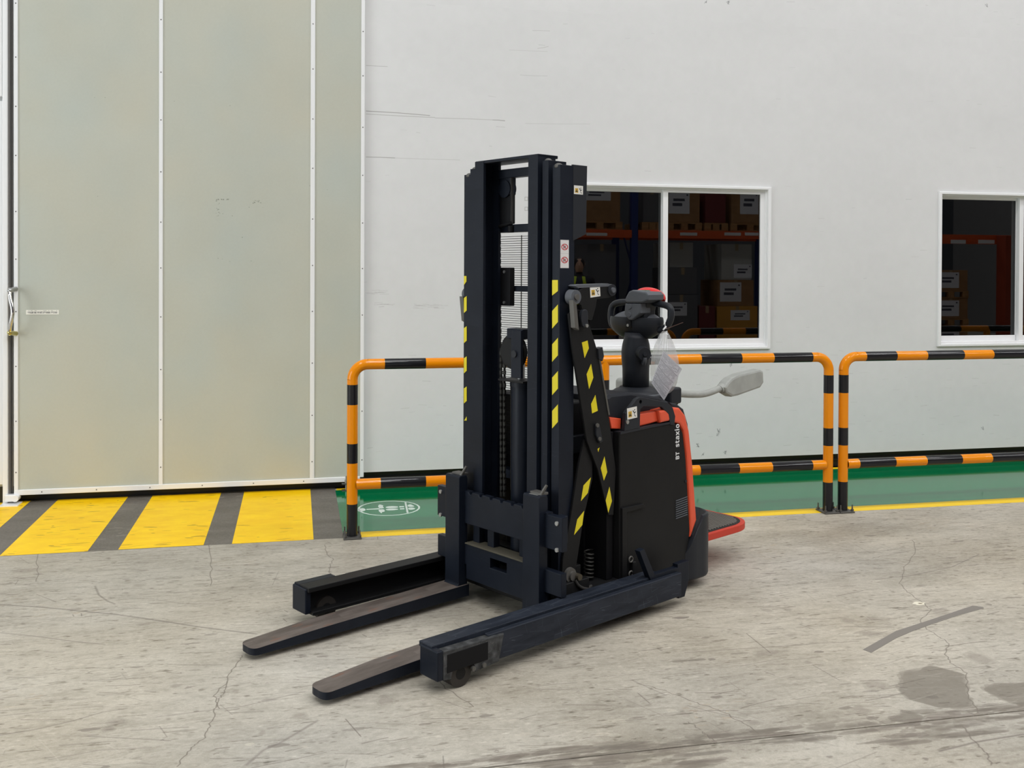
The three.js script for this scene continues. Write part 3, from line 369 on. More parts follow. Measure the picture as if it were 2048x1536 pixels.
// fork carriage
{
  const c = part('fork_carriage', K, 'notched navy fork carriage plates');
  const t = [[-0.413, 0.358], [0.413, 0.358], [0.413, 0.498], [0.33, 0.498], [0.33, 0.505]]; for (let k = 0; k < 9; k++) { const x = 0.26 - k * 0.07; t.push([x, 0.505], [x - 0.004, 0.494], [x - 0.018, 0.494], [x - 0.022, 0.505]); } t.push([-0.33, 0.505], [-0.33, 0.498], [-0.413, 0.498]);
  const turn = (g) => { g.rotateY(-Math.PI / 2); return metric(g); };   // outline (z, y) -> stands across the truck
  const across = (pts, x0, x1, b = 0.003, holes) => turn(plate(pts, -x1, -x0, b, holes));
  mesh('upper_plate', across(t, 0.62, 0.652), M.navy, c);
  mesh('lower_plate', across([[-0.41, 0.172], [-0.2, 0.172], [-0.2, 0.108], [0.2, 0.108], [0.2, 0.172], [0.41, 0.172], [0.41, 0.268], [-0.41, 0.268]], 0.62, 0.652, 0.003, [[[-0.035, 0.195], [-0.035, 0.238], [0.075, 0.238], [0.075, 0.195]]]), M.navy, c);
  mesh('ledge', bx(0.612, 0.69, 0.268, 0.274, -0.2, 0.2, 0.002), std({ color: lin(0.07, 0.062, 0.042), roughness: 0.9 }), c, 'dusty ledge on the lower plate');
  for (const z of [-0.17, -0.07, 0.14]) mesh('upright', bx(0.654, 0.69, 0.11, 0.36, z - 0.022, z + 0.022, 0.003), M.navy, c);
  for (const s of [1, -1]) { const r = mesh('roller_bracket', bx(0.654, 0.694, 0.375, 0.49, s > 0 ? 0.335 : -0.375, s > 0 ? 0.375 : -0.335, 0.004), M.navy, c); for (const py of [1047, 1100]) { const q = FP(1114.5, py, 0.62); mesh('bolt', cyl([0.614, q[1], s * q[2]], [0.62, q[1], s * q[2]], 0.009, 0.01, 14), M.steel, r); } }
}
// mast: three nested pairs of upright channels
{
  const m = part('mast', K, 'tall navy triple mast of nested steel channels');
  const chan = (zi, zo, x0, x1, s, y0, y1, wt) => { const q = [[x0, zi], [x0, zo], [x1, zo], [x1, zi], [x1 - wt, zi], [x1 - wt, zo - wt], [x0 + wt, zo - wt], [x0 + wt, zi]].map(([x, z]) => [x, s * z]); if (s < 0) q.reverse(); return plan(shapeOf(q), y0, y1, 0.0015); };
  for (const s of [1, -1]) {
    mesh('inner_channel', chan(0.148, 0.208, 0.67, 0.775, s, 0.1, 2.0, 0.014), M.navy, m);
    mesh('middle_channel', chan(0.222, 0.258, 0.684, 0.79, s, 0.09, 1.972, 0.012), M.navy, m);
    mesh('outer_channel', chan(0.272, 0.316, 0.696, 0.782, s, 0.07, 1.95, 0.012), M.navy, m);
    mesh('end_cap', [new THREE.SphereGeometry(0.02, 16, 8).scale(0.8, 0.7, 0.9).translate(0.7, 1.968, s * 0.24), new THREE.SphereGeometry(0.022, 16, 8).scale(0.8, 0.6, 0.9).translate(0.71, 1.945, s * 0.292)], M.dullSteel, m);
  }
  mesh('top_tie', [bx(0.672, 0.79, 1.988, 2.002, -0.208, 0.208, 0.003)], M.navy, m); mesh('top_tie', bx(0.76, 0.8, 1.925, 1.965, -0.25, 0.25, 0.003), M.navy, m);
  for (const [y0, y1, x] of [[1.68, 1.715, 0.78], [1.41, 1.436, 0.81]]) mesh('cross_tie', bx(x, x + 0.05, y0, y1, -0.27, 0.27, 0.003), M.navy, m);
  mesh('cross_tie', bx(0.79, 0.85, 0.12, 0.24, -0.3, 0.3, 0.004), M.black, m); mesh('cross_tie', bx(0.775, 0.83, 0.56, 0.6, -0.25, 0.25, 0.004), M.navy, m);
  mesh('side_cover', ext(shapeOf([[0.772, 1.632], [0.852, 1.662], [0.858, 1.955], [0.772, 1.955]]), 0.306, 0.318, 0.002), M.darkPlastic, m); mesh('side_cover', bx(0.772, 0.86, 1.64, 1.955, -0.318, -0.306, 0.002), M.blackSatin, m);
  { const a = SP(1157, 380, 0.319); sticker('warning_sticker', [a[0], a[1], 0.3188], 0.055, 0.037, [0, 0, 0], warnSticker, m, 'yellow and black warning sticker'); const b = SP(1128.5, 508, 0.3165); sticker('prohibition_sticker', [b[0] + 0.002, b[1], 0.3166], 0.05, 0.118, [0, 0, 0], banSticker, m, 'white sticker with two red prohibition signs'); }
  // hazard tape on the channel edges: each yellow block
  const tape = (pts, x) => { const q = pts.map(([a, b]) => { const r = FP(a, b, x); return [r[2], r[1]]; }); const g = plate(q, -x, -x + 0.0008); g.rotateY(-Math.PI / 2); return metric(g); };
  const near = [[[1104.5, 560], [1116, 560], [1116, 582], [1104.5, 591]]]; for (let k = 0; k < 4; k++) { const y = 609 + k * 66.6; near.push([[1116, y], [1116, y + 35], [1104.5, y + 48], [1104.5, y + 13]]); }
  for (const q of near) mesh('tape_block', tape(q, 0.695), M.tapeYellow, m);
  const far = [[[928, 552], [933, 552], [933, 563], [928, 570]]]; for (let k = 0; k < 4; k++) { const y = 592 + k * 60.3; far.push([[933.5, y], [933.5, y + 29], [928, y + 34], [928, y + 4]]); } far.push([[933.5, 833], [933.5, 841], [928.5, 841]]);
  for (const q of far) mesh('tape_block', tape(q, 0.695), M.tapeYellow, m);
}
// lift cylinder, pulleys, chains and hoses inside the mast
{
  const c = part('lift_gear', K, 'lift cylinder, pulleys and chains inside the mast');
  const X = 0.74, at = (px, py) => { const r = FP(px, py, X); return r; };
  const [, yc, zc] = at(1035, 760);
  mesh('cylinder', [cyl([X + 0.03, 0.12, zc], [X + 0.03, yc, zc], 0.05, 0.05, 32), cyl([X + 0.03, yc - 0.03, zc], [X + 0.03, yc, zc], 0.056, 0.056, 32)], M.navy, c);
  mesh('cylinder_head', bx(X - 0.05, X + 0.06, yc - 0.005, yc + 0.004, zc - 0.075, zc + 0.09, 0.002), M.black, c);
  mesh('piston_rod', cyl([X + 0.02, yc, zc], [X + 0.02, yc + 0.08, zc], 0.018, 0.018, 20), M.steel, c);
  const [, yp, zp] = at(1031, 703);
  mesh('pulley', [cyl([X - 0.02, yp, zp], [X + 0.0, yp, zp], 0.078, 0.078, 36), cyl([X - 0.035, yp, zp], [X - 0.02, yp, zp], 0.06, 0.06, 32)], M.black, c);
  mesh('pulley_yoke', [bx(X - 0.055, X - 0.04, yp - 0.11, yp + 0.1, zp + 0.03, zp + 0.095, 0.003), bx(X - 0.045, X + 0.02, yp + 0.06, yp + 0.105, zp - 0.01, zp + 0.095, 0.004)], M.navy, c); mesh('pulley_pin', cyl([X - 0.062, yp - 0.005, zp + 0.055], [X - 0.05, yp - 0.005, zp + 0.055], 0.016, 0.016, 18), M.darkPlastic, c);
  const links = [new THREE.BoxGeometry(0.011, 0.0175, 0.0035), new THREE.BoxGeometry(0.009, 0.0175, 0.012)].map((g) => g.toNonIndexed());
  const chain = (px0, py0, px1, py1, x) => { const a = FP(px0, py0, x), b = FP(px1, py1, x), n = Math.round(Math.hypot(b[1] - a[1], b[2] - a[2]) / 0.0145), gs = []; for (let k = 0; k < n; k++) { const t = k / n; gs.push(links[k % 2].clone().translate(x, a[1] + (b[1] - a[1]) * t, a[2] + (b[2] - a[2]) * t)); } mesh('lift_chain', gs, M.chain, c, 'oily leaf chain'); };
  chain(1002, 700, 1003, 995, 0.735); chain(1009, 700, 1009, 995, 0.735); chain(998, 365, 1000, 700, 0.8);
  for (const [a, b, d, r] of [[991, 355, 990, 0.009], [1024, 770, 980, 0.008]]) { const p = FP(a, b, 0.77), q = FP(a, d, 0.77); mesh('hose', cyl([0.77, p[1], p[2]], [0.77, q[1], q[2]], r), M.rubber, c); }
  { const a = FP(1014, 352, 0.78), b = FP(1014, 448, 0.78), zl = FP(1003, 400, 0.78)[2], zr = FP(1026, 400, 0.78)[2]; mesh('hose_drum', [bx(0.765, 0.8, (a[1] + b[1]) / 2 + 0.02, a[1], zl, zr, 0.006), cyl([0.76, a[1] - 0.06, (zl + zr) / 2], [0.8, a[1] - 0.06, (zl + zr) / 2], 0.04)], M.navy, c); mesh('hose_bracket', [bx(0.77, 0.8, b[1], (a[1] + b[1]) / 2 + 0.03, zl, zr - 0.006, 0.004), cyl([0.768, b[1] - 0.01, zl], [0.768, b[1] + 0.004, zr + 0.008], 0.008), cyl([0.775, b[1] - 0.04, zr - 0.008], [0.775, b[1] - 0.01, zr - 0.008], 0.014)], M.deep, c); mesh('hose', tube([[0.77, a[1] + 0.005, zr], [0.77, a[1] - 0.1, zr + 0.004], [0.77, b[1], zr + 0.003]], 0.006, 16, 8), M.rubber, c); }
  { const a = FP(1002, 535, 0.79), b = FP(1023, 612, 0.79); mesh('anchor_block', bx(0.78, 0.81, b[1], a[1], a[2], b[2], 0.004), M.deep, c); for (const y of [b[1] + 0.015, a[1] - 0.02]) mesh('bolt', cyl([0.775, y, (a[2] + b[2]) / 2], [0.783, y, (a[2] + b[2]) / 2], 0.007, 0.007, 10), M.steel, c); }
}
// wire guard between mast and operator
{
  const g = part('mesh_guard', K, 'black wire guard behind the mast'), x = 0.842, y1 = 1.668, y0 = 0.55, bar = new THREE.CylinderGeometry(0.0012, 0.0012, 0.5, 6).rotateX(Math.PI / 2);
  for (let y = y0; y < y1; y += 0.0105) { const w = mesh('guard_wire', bar, M.deep, g); w.position.set(x, y, 0); }
  for (const z of [-0.235, 0.02, 0.235]) { const zz = z === 0.02 ? FP(1042, 520, x)[2] : z; mesh('guard_stay', cyl([x + 0.003, y0 - 0.01, zz], [x + 0.003, y1, zz], 0.0022, 0.0022, 8), M.deep, g); }
}
// link arms and their bracket on the near side
for (const s of [1, -1]) {
  const a = part('link_arms', K, s > 0 ? 'crossed black link arms with yellow hazard tape' : 'crossed black link arms'), zA = 0.345, zB = 0.33;
  const lay = (pts, z0, z1, b = 0.002, holes) => { const q = sideXY(pts, zA); return plate(q, s > 0 ? z0 : -z1, s > 0 ? z1 : -z0, b, holes); };
  mesh('long_arm', lay([[1138, 628], [1150, 618], [1168, 622], [1180, 652], [1196, 705], [1217, 828], [1232, 940], [1227, 1030], [1217, 1030], [1196, 940], [1174, 882], [1146, 700]], zA - 0.012, zA), M.blackSatin, a);
  mesh('arm_edge', lay([[1194, 700], [1197, 700], [1219, 830], [1216, 830]], zA - 0.02, zA + 0.004, 0.001), M.dullSteel, a);
  mesh('short_arm', lay([[1174, 880], [1190, 900], [1190, 960], [1172, 1040], [1157, 1140], [1150, 1162], [1138, 1166], [1129, 1155], [1131, 1120], [1146, 1040], [1163, 930]], zB - 0.012, zB), M.blackSatin, a);
  mesh('bracket', lay([[1150, 582], [1166, 574], [1213, 570], [1226, 576], [1226, 590], [1214, 595], [1190, 598], [1188, 612], [1180, 640], [1166, 636], [1158, 610], [1148, 602]], zA + 0.002, zA + 0.012), M.blackSatin, a);
  mesh('bracket_lip', lay([[1146, 572], [1150, 569], [1212, 567], [1218, 570], [1212, 573], [1152, 576]], zA - 0.03, zA + 0.014, 0.001), M.greyPlastic, a);
  const pin = (px, py, r, z0, z1, m, nm = 'pivot_pin') => { const [x, y] = SP(px, py, zA); mesh(nm, cyl([x, y, s * z0], [x, y, s * z1], r, r * 0.94, 28), m, a); };
  pin(1147, 594, 0.032, zA - 0.02, zA + 0.016, M.greyPlastic, 'roller'); pin(1147, 594, 0.013, zA + 0.016, zA + 0.024, M.dullSteel); pin(1219, 580, 0.027, zA - 0.02, zA + 0.018, M.darkPlastic, 'roller'); pin(1219, 580, 0.012, zA + 0.018, zA + 0.026, M.greyPlastic);
  mesh('strap', lay([[1136, 600], [1143, 606], [1148, 660], [1140, 655]], zA + 0.004, zA + 0.03, 0.002), M.dullSteel, a);
  mesh('link', lay(smooth([[1155, 632], [1160, 619], [1167, 620], [1169, 634], [1168, 650], [1162, 655], [1157, 648]], true, 30), zA + 0.004, zA + 0.022, 0.003), M.darkPlastic, a); pin(1165, 651, 0.008, zA + 0.022, zA + 0.028, M.steel);
  pin(1143, 1151, 0.032, zB, zB + 0.014, M.dullSteel); pin(1145, 1152, 0.021, zB + 0.014, zB + 0.024, M.dullSteel); pin(1152, 1152, 0.014, zB + 0.02, zB + 0.04, std({ color: lin(0.1, 0.085, 0.06), metalness: 0.6, roughness: 0.5 }));
  mesh('hose', tube([SP(1150, 1160, 0.36), SP(1158, 1172, 0.365), SP(1172, 1178, 0.36), SP(1182, 1172, 0.34)].map((p) => [p[0], p[1], s * p[2]]), 0.007, 20, 8), M.rubber, a);
  mesh('catch', lay([[1189, 848], [1195, 848], [1198, 862], [1202, 882], [1196, 886], [1189, 870]], zA, zA + 0.012, 0.002), M.darkPlastic, a); pin(1190.5, 850, 0.009, zA + 0.01, zA + 0.016, M.dullSteel); pin(1195, 877, 0.009, zA + 0.01, zA + 0.016, M.dullSteel);
  mesh('clip', lay([[1193, 697], [1202, 694], [1205, 712], [1202, 722], [1195, 718]], zA - 0.02, zA + 0.01, 0.002), M.darkPlastic, a);
  if (s > 0) {
    const yb = (pts, z) => mesh('tape_block', plate(sideXY(pts, z), z, z + 0.0008), M.tapeYellow, a);
    for (const q of [[[1163.5, 685], [1175, 681], [1177.5, 696.5], [1169, 716]], [[1182, 728], [1186.5, 755], [1178, 778], [1173, 748.5]], [[1190.6, 790], [1195.4, 821.5], [1184, 826.7], [1182, 808]], [[1208.8, 913], [1214.3, 944], [1207.6, 961], [1201.4, 936.5]], [[1218.7, 973.6], [1223.7, 1002], [1216.3, 1025.5], [1211.3, 1000.8]], [[1195, 898], [1199, 895], [1196.5, 904]]]) yb(q, zA);
    for (const q of [[[1181.6, 955], [1175.4, 986], [1161.8, 1002], [1166.8, 971]], [[1168, 1021.8], [1164.3, 1050], [1148, 1070], [1154.4, 1039]]]) yb(q, zB);
    const w = SP(1186, 583, zA); sticker('warning_sticker', [w[0], w[1], zA + 0.0126], 0.062, 0.046, [0, 0, 0.09], warnSticker, a, 'yellow and black warning sticker');
  }
}
// chassis under and behind the mast
{
  const c = part('chassis', K, 'black chassis between the straddle legs');
  mesh('base_frame', bx(0.7, 1.12, 0.055, 0.15, -0.44, 0.44, 0.005), M.black, c); mesh('front_bulkhead', bx(0.98, 1.02, 0.15, 0.8, -0.33, 0.33, 0.004), M.deep, c); mesh('battery_cover', bx(0.88, 1.0, 0.15, 0.925, -0.34, 0.2, 0.01), M.deep, c);
  mesh('pump_housing', bx(0.86, 0.98, 0.15, 0.42, -0.2, 0.2, 0.01), M.deep, c); mesh('mast_foot', bx(0.7, 0.84, 0.06, 0.2, 0.29, 0.36, 0.004), M.black, c); mesh('mast_foot', bx(0.7, 0.84, 0.06, 0.2, -0.36, -0.29, 0.004), M.black, c);
  mesh('valve_block', bx(0.88, 0.99, 0.7, 0.78, 0.05, 0.22, 0.006), M.darkPlastic, c);
  { const p = SP(1215, 1125, 0.3), q = []; for (let k = 0; k < 9; k++) { const a = k * 0.7; q.push([p[0] + Math.cos(a) * 0.03, p[1] + Math.sin(a) * 0.045]); } mesh('drive_nut', [cyl([p[0], p[1] + 0.02, 0.29], [p[0], p[1] + 0.02, 0.315], 0.026, 0.02, 9), cyl([p[0] + 0.03, p[1] - 0.02, 0.29], [p[0] + 0.03, p[1] - 0.02, 0.31], 0.018, 0.014, 7)], M.dullSteel, c); }
  const spr = []; for (let k = 0; k <= 60; k++) { const a = k * 0.75; spr.push([0.93 + Math.cos(a) * 0.02, 0.16 + k * 0.002, 0.27 + Math.sin(a) * 0.02]); } mesh('spring', tube(spr, 0.004, 160, 6), M.chain, c);
}
// body
{
  const b = part('body', K, 'black body with an orange rear hood');
  const z = 0.36;
  const side = sideXY([[1239, 866], [1290, 856], [1345, 846], [1358, 850], [1366, 866], [1372, 920], [1376, 990], [1380, 1060], [1374, 1118], [1310, 1150], [1240, 1178]], z);
  mesh('side_panel', plate(side, -z, z, 0.006), M.blackSatin, b, 'black body side panels');
  mesh('panel_edge', plate(sideXY([[1240, 864], [1300, 851], [1345, 843], [1345, 847], [1300, 856], [1240, 869]], z), -z - 0.003, z + 0.003, 0.001), M.darkPlastic, b);
  mesh('orange_hood', plate(sideXY([[1318, 822], [1345, 815], [1360, 816], [1371, 830], [1379, 862], [1386, 930], [1391, 1000], [1394, 1040], [1383, 1072], [1380, 1075], [1381, 1040], [1378, 980], [1374, 910], [1368, 862], [1360, 848], [1340, 842], [1322, 846]], z + 0.004), -z - 0.004, z + 0.004, 0.01), M.orangeTruck, b, 'orange hood trim');
  mesh('rear_cover', plate(sideXY([[1345, 806], [1358, 808], [1371, 818], [1380, 848], [1388, 930], [1394, 1010], [1380, 1000], [1360, 850], [1345, 820]], z - 0.02), -z + 0.05, z - 0.03, 0.01), M.darkPlastic, b);
  mesh('front_plate', plate(sideXY([[1241, 1016], [1283, 1007], [1286, 1011], [1286, 1014], [1250, 1024], [1250, 1170], [1241, 1174]], z), z - 0.01, z + 0.012, 0.002), M.blackSatin, b);
  const v = part('vent', K, 'louvred vent in the side panel'); for (let k = 0; k < 9; k++) mesh('louvre', plate(sideXY([[1351, 1001 + k * 4.4], [1374, 992.5 + k * 4.4], [1374, 994.2 + k * 4.4], [1351, 1002.7 + k * 4.4]], z), z + 0.0004, z + 0.0035, 0), M.greyPlastic, v);
  const lt = (txt, size, py) => { const g = new TextGeometry(txt, { font, size, depth: 0.0008, curveSegments: 5 }); g.scale(0.88, 1, 1); g.rotateZ(Math.PI / 2); const [x, y] = SP(1358, py, z); g.translate(x, y, z + 0.0006); metric(g); mesh('lettering', g, M.white, b, 'white model lettering running up the panel'); };
  lt('BT', 0.026, 919); lt('staxio', 0.031, 894);
  // bumper skirt around the drive unit
  const sk = roundRect(1.44, 1.725, -0.38, 0.38, 0.12), g = plan(sk, 0.045, 0.345, 0.012, 16), p = g.attributes.position; for (let i = 0; i < p.count; i++) { const x = p.getX(i), y = p.getY(i); if (y > 0.2) p.setY(i, y - Math.max(0, (1.6 - x)) * 1.6 * (y - 0.2) / 0.145); } g.computeVertexNormals(); mesh('skirt', g, M.darkPlastic, b, 'dark grey rounded rear skirt');
  mesh('drive_wheel', cyl([1.48, 0.11, -0.05], [1.48, 0.11, 0.05], 0.11, 0.11, 36), M.rubber, b); for (const s of [1, -1]) mesh('castor', cyl([1.5, 0.06, s * 0.27 - 0.025], [1.5, 0.06, s * 0.27 + 0.025], 0.06, 0.06, 28), M.rubber, b);
  for (const q of [[1258, 1117], [1258, 1146]]) { const a = SP(q[0], q[1], z); mesh('clip', new THREE.TorusGeometry(0.012, 0.004, 6, 16).translate(a[0] - 0.004, a[1], z + 0.014), M.dullSteel, b); }
  const lv = SP(1263, 1130, z); mesh('lever', bx(lv[0] - 0.012, lv[0] + 0.01, lv[1] - 0.04, lv[1] + 0.02, z, z + 0.02, 0.005), M.black, b);
  const d1 = SP(1373, 962, z); mesh('screw', cyl([d1[0] - 0.008, d1[1], z], [d1[0] - 0.008, d1[1], z + 0.004], 0.007), M.darkPlastic, b);
}
{
  const h = part('top_cover', K, 'black top cover with orange insert');
  mesh('cover', plate(sideXY([[1213, 796], [1222, 789], [1262, 785], [1320, 794], [1346, 808], [1352, 824], [1300, 832], [1244, 842], [1217, 838]], 0.31), -0.31, 0.31, 0.012), M.darkPlastic, h);
  mesh('front_insert', plate(sideXY([[1217, 834], [1241, 837], [1240, 858], [1222, 857]], 0.33), -0.33, 0.335, 0.004), M.orangeTruck, h, 'orange insert'); mesh('side_insert', plate(sideXY([[1276, 828], [1322, 820], [1329, 838], [1300, 847], [1277, 853]], 0.34), 0.1, 0.345, 0.006), M.orangeTruck, h, 'orange insert'); mesh('side_insert', plate(sideXY([[1276, 828], [1322, 820], [1329, 838], [1300, 847], [1277, 853]], 0.34), -0.345, -0.1, 0.006), M.orangeTruck, h, 'orange insert');
  for (const s of [1, -1]) {
    const pts = sideXY([[1244, 862], [1246, 826], [1268, 797], [1276, 793], [1330, 804], [1341, 815], [1346, 832], [1344, 850], [1336, 849], [1332, 828], [1318, 813], [1282, 812], [1276, 818], [1275, 855]], 0.35), o = sideXY([[1257, 857], [1258, 828]], 0.35), hc = SP(1276, 803, 0.35);
    const e = mesh('lifting_bracket', plate(pts, s > 0 ? 0.345 : -0.365, s > 0 ? 0.365 : -0.345, 0.003, [circle(hc[0], hc[1], 0.012)]), M.darkPlastic, h);
    if (s > 0) { const w = SP(1264, 826, 0.365); sticker('warning_sticker', [w[0], w[1], 0.3655], 0.066, 0.05, [0, 0, 0.06], warnSticker, h, 'yellow and black warning sticker'); const q = SP(1254, 844, 0.365); mesh('bolt', cyl([q[0], q[1], 0.36], [q[0], q[1], 0.37], 0.009), M.steel, h); }
  }
}
// tiller column and steering head
{
  const t = part('tiller', K, 'dark grey tiller column'), cx = 1.55;
  const lathe = (pts, n = 36) => new THREE.LatheGeometry(pts.map(([r, y]) => new THREE.Vector2(r, y)), n).translate(cx, 0, 0);
  mesh('tiller_base', lathe([[0, 0.875], [0.13, 0.875], [0.125, 0.9], [0.105, 0.915], [0.085, 0.922], [0.078, 0.93], [0, 0.93]]), M.darkPlastic, t); mesh('base_plinth', plan(roundRect(1.4, 1.74, -0.15, 0.15, 0.08), 0.86, 0.9, 0.01), M.greyPlastic, t);
  mesh('column', lathe([[0, 0.92], [0.066, 0.92], [0.067, 1.02], [0.071, 1.06], [0.073, 1.1], [0.068, 1.14], [0.06, 1.17], [0.058, 1.2], [0, 1.2]]), M.darkPlastic, t);
  const k = FP(1289, 705, 1.54); mesh('tilt_knob', [cyl([k[0] - 0.02, k[1], k[2]], [k[0] - 0.045, k[1] - 0.004, k[2] + 0.04], 0.034, 0.032, 28), cyl([k[0] - 0.045, k[1] - 0.004, k[2] + 0.04], [k[0] - 0.047, k[1] - 0.004, k[2] + 0.045], 0.011, 0.01, 16)], M.darkPlastic, t);
  mesh('collar', new THREE.TorusGeometry(0.036, 0.008, 8, 24, Math.PI).rotateX(Math.PI).rotateY(0.9).translate(k[0] - 0.03, k[1] - 0.02, k[2] + 0.02), M.greyPlastic, t);
  const hd = part('steering_head', K, 'grey steering head with loop handles and red safety button');
  const X = 1.58, W = (px, py, x = X) => { const r = FP(px, py, x); return [x, r[1], r[2]]; };
  const zl = W(1226, 645)[2], zr = W(1322, 656)[2], zm = (zl + zr) / 2, hw = (zr - zl) / 2, yb = W(1270, 677)[1], yt = W(1226, 645)[1];
  const bowl = new THREE.SphereGeometry(1, 40, 20, 0, Math.PI * 2, Math.PI * 0.42, Math.PI * 0.4); bowl.scale(0.085, yt - yb + 0.022, hw + 0.004); bowl.translate(X, yt + 0.012, zm);
  mesh('bowl', bowl, M.darkPlastic, hd, 'dark curved lower shell');
  const dish = new THREE.SphereGeometry(1, 40, 12, 0, Math.PI * 2, 0, Math.PI / 2); dish.scale(0.082, 0.075, hw + 0.002); dish.translate(X, yt - 0.004, zm); mesh('shell', dish, M.greyPlastic, hd, 'grey upper shell');
  const loop = (pts) => mesh('handle', tube(pts, 0.0165, 40, 14), M.darkPlastic, hd, 'black loop handle');
  loop([W(1256, 604), W(1238, 605), W(1226, 611), W(1222, 625), W(1223, 645), W(1232, 658)]); loop([W(1288, 600), W(1310, 606), W(1332, 611), W(1341, 618), W(1342, 634), W(1337, 648), W(1328, 658), W(1318, 661)]);
  // raised control block: outline seen along the truck, pulled along it
  const front = (pts, x0, x1, bv = 0.006) => { const q = pts.map(([a, b]) => { const r = FP(a, b, x0); return [r[2], r[1]]; }); const g = plate(q, -x1, -x0, bv); g.rotateY(-Math.PI / 2); return metric(g); };
  mesh('control_block', front([[1249, 600], [1252, 592], [1257, 583], [1264, 580], [1292, 584], [1297, 590], [1296, 600], [1284, 606], [1252, 606]], 1.478, 1.6, 0.008), M.greyPlastic, hd, 'grey control block');
  mesh('face_plate', front([[1250, 607], [1281, 607], [1281, 626], [1264, 640], [1257, 640], [1248, 628]], 1.482, 1.56, 0.006), M.greyPlastic, hd, 'grey face plate'); mesh('block_side', front([[1280, 600], [1294, 600], [1290, 622], [1290, 640], [1274, 640], [1281, 626]], 1.52, 1.6, 0.006), M.darkPlastic, hd);
  for (const [a, b] of [[1259.5, 613], [1258, 629]]) { const q = FP(a, b, 1.481); mesh('button', cyl([1.483, q[1], q[2]], [1.478, q[1], q[2]], 0.014, 0.012, 20), M.greyPlastic, hd); }
  const cl = FP(1258, 648, 1.497); mesh('clip', bx(1.49, 1.51, cl[1] - 0.018, cl[1] + 0.018, cl[2] - 0.016, cl[2] + 0.016, 0.003), M.black, hd); mesh('clip_pin', cyl([1.486, cl[1] - 0.006, cl[2]], [1.492, cl[1] - 0.006, cl[2]], 0.007), M.steel, hd);
  const rb = W(1288, 592, 1.6); const red = new THREE.SphereGeometry(1, 32, 16, 0, Math.PI * 2, 0, Math.PI * 0.55).scale(0.07, 0.045, 0.085).rotateZ(-0.35); red.translate(1.605, rb[1] - 0.004, rb[2] + 0.035); mesh('belly_button', red, M.redPlastic, hd, 'red safety button');
  const ind = FP(1279, 585, 1.5); mesh('indicator', bx(1.53, 1.56, ind[1] + 0.004, ind[1] + 0.012, ind[2] - 0.03, ind[2] + 0.02, 0.002), std({ color: lin(0.12, 0.22, 0.16), roughness: 0.3 }), hd);
  for (const [a, b] of [[1300, 636], [1304, 640]]) { const q = W(a, b, 1.56); mesh('switch', new THREE.SphereGeometry(0.006, 10, 8).translate(...q), M.steel, hd); }
}
// operator platform and folding side arms
{
  const o = part('platform', K, 'fold-down operator platform with ribbed mat and red edge');
  const s = new THREE.Shape(); s.moveTo(1.66, -0.27); s.lineTo(2.05, -0.27); s.quadraticCurveTo(2.18, -0.26, 2.2, -0.16); s.lineTo(2.2, 0.16); s.quadraticCurveTo(2.18, 0.26, 2.05, 0.27); s.lineTo(1.66, 0.27);
  mesh('red_tray', plan(s, 0.162, 0.198, 0.004), phy({ color: lin(0.55, 0.04, 0.018), roughness: 0.5 }), o, 'scraped red platform edge');
  const mat = new THREE.Shape(); mat.moveTo(1.66, -0.25); mat.lineTo(2.04, -0.25); mat.quadraticCurveTo(2.16, -0.24, 2.18, -0.15); mat.lineTo(2.18, 0.15); mat.quadraticCurveTo(2.16, 0.24, 2.04, 0.25); mat.lineTo(1.66, 0.25); mesh('mat', plan(mat, 0.197, 0.2, 0.001), std({ color: lin(0.02, 0.019, 0.018), roughness: 0.9 }), o);
  for (let k = 0; k < 21; k++) { const x = 1.7 + k * 0.0225, half = x < 2.06 ? 0.235 : 0.235 - Math.pow((x - 2.06) / 0.1, 2) * 0.085; mesh('mat_rib', bx(x - 0.007, x + 0.007, 0.199, 0.205, -half, half, 0.002), std({ color: lin(0.15, 0.137, 0.12), roughness: 0.9 }), o); }
  {
    const a = part('side_arm', K, 'light grey padded side arm swung out over the platform'), zz = 0.2, Q = (px, py) => { const r = SP(px, py, zz); return [r[0], r[1], zz]; };
    mesh('arm_tube', tube([Q(1335, 787), Q(1352, 787), Q(1385, 789), Q(1412, 787), Q(1442, 776)], 0.017, 40, 16), M.armGrey, a);
    const pad = sideXY([[1440, 774], [1448, 763], [1456, 755], [1470, 748], [1512, 738], [1518, 742], [1519, 764], [1512, 775], [1470, 790], [1456, 793], [1444, 786]], zz);
    mesh('arm_pad', plate(pad, zz - 0.03, zz + 0.03, 0.012), M.armGrey, a, 'worn grey foam arm pad');
    const cu = SP(1442, 777, zz); mesh('arm_collar', cyl([cu[0] - 0.012, cu[1] - 0.003, zz], [cu[0] + 0.012, cu[1] + 0.006, zz], 0.022, 0.024, 18), M.armGrey, a);
    mesh('arm_hinge', bx(1.54, 1.63, 0.86, 0.94, zz - 0.03, zz + 0.03, 0.012), M.darkPlastic, a);
    const f = part('side_arm', K, 'light grey padded side arm folded behind the tiller column'), p = FP(1240, 770, 1.74), y = p[1];   // folded across the truck
    mesh('arm_pad', bx(1.715, 1.765, y - 0.04, y + 0.04, p[2] - 0.02, 0.02, 0.022), M.armGrey, f); mesh('arm_tube', tube([[1.74, y, 0.0], [1.74, y - 0.02, 0.1], [1.7, y - 0.05, 0.13]], 0.017, 24, 14), M.armGrey, f);
  }
}
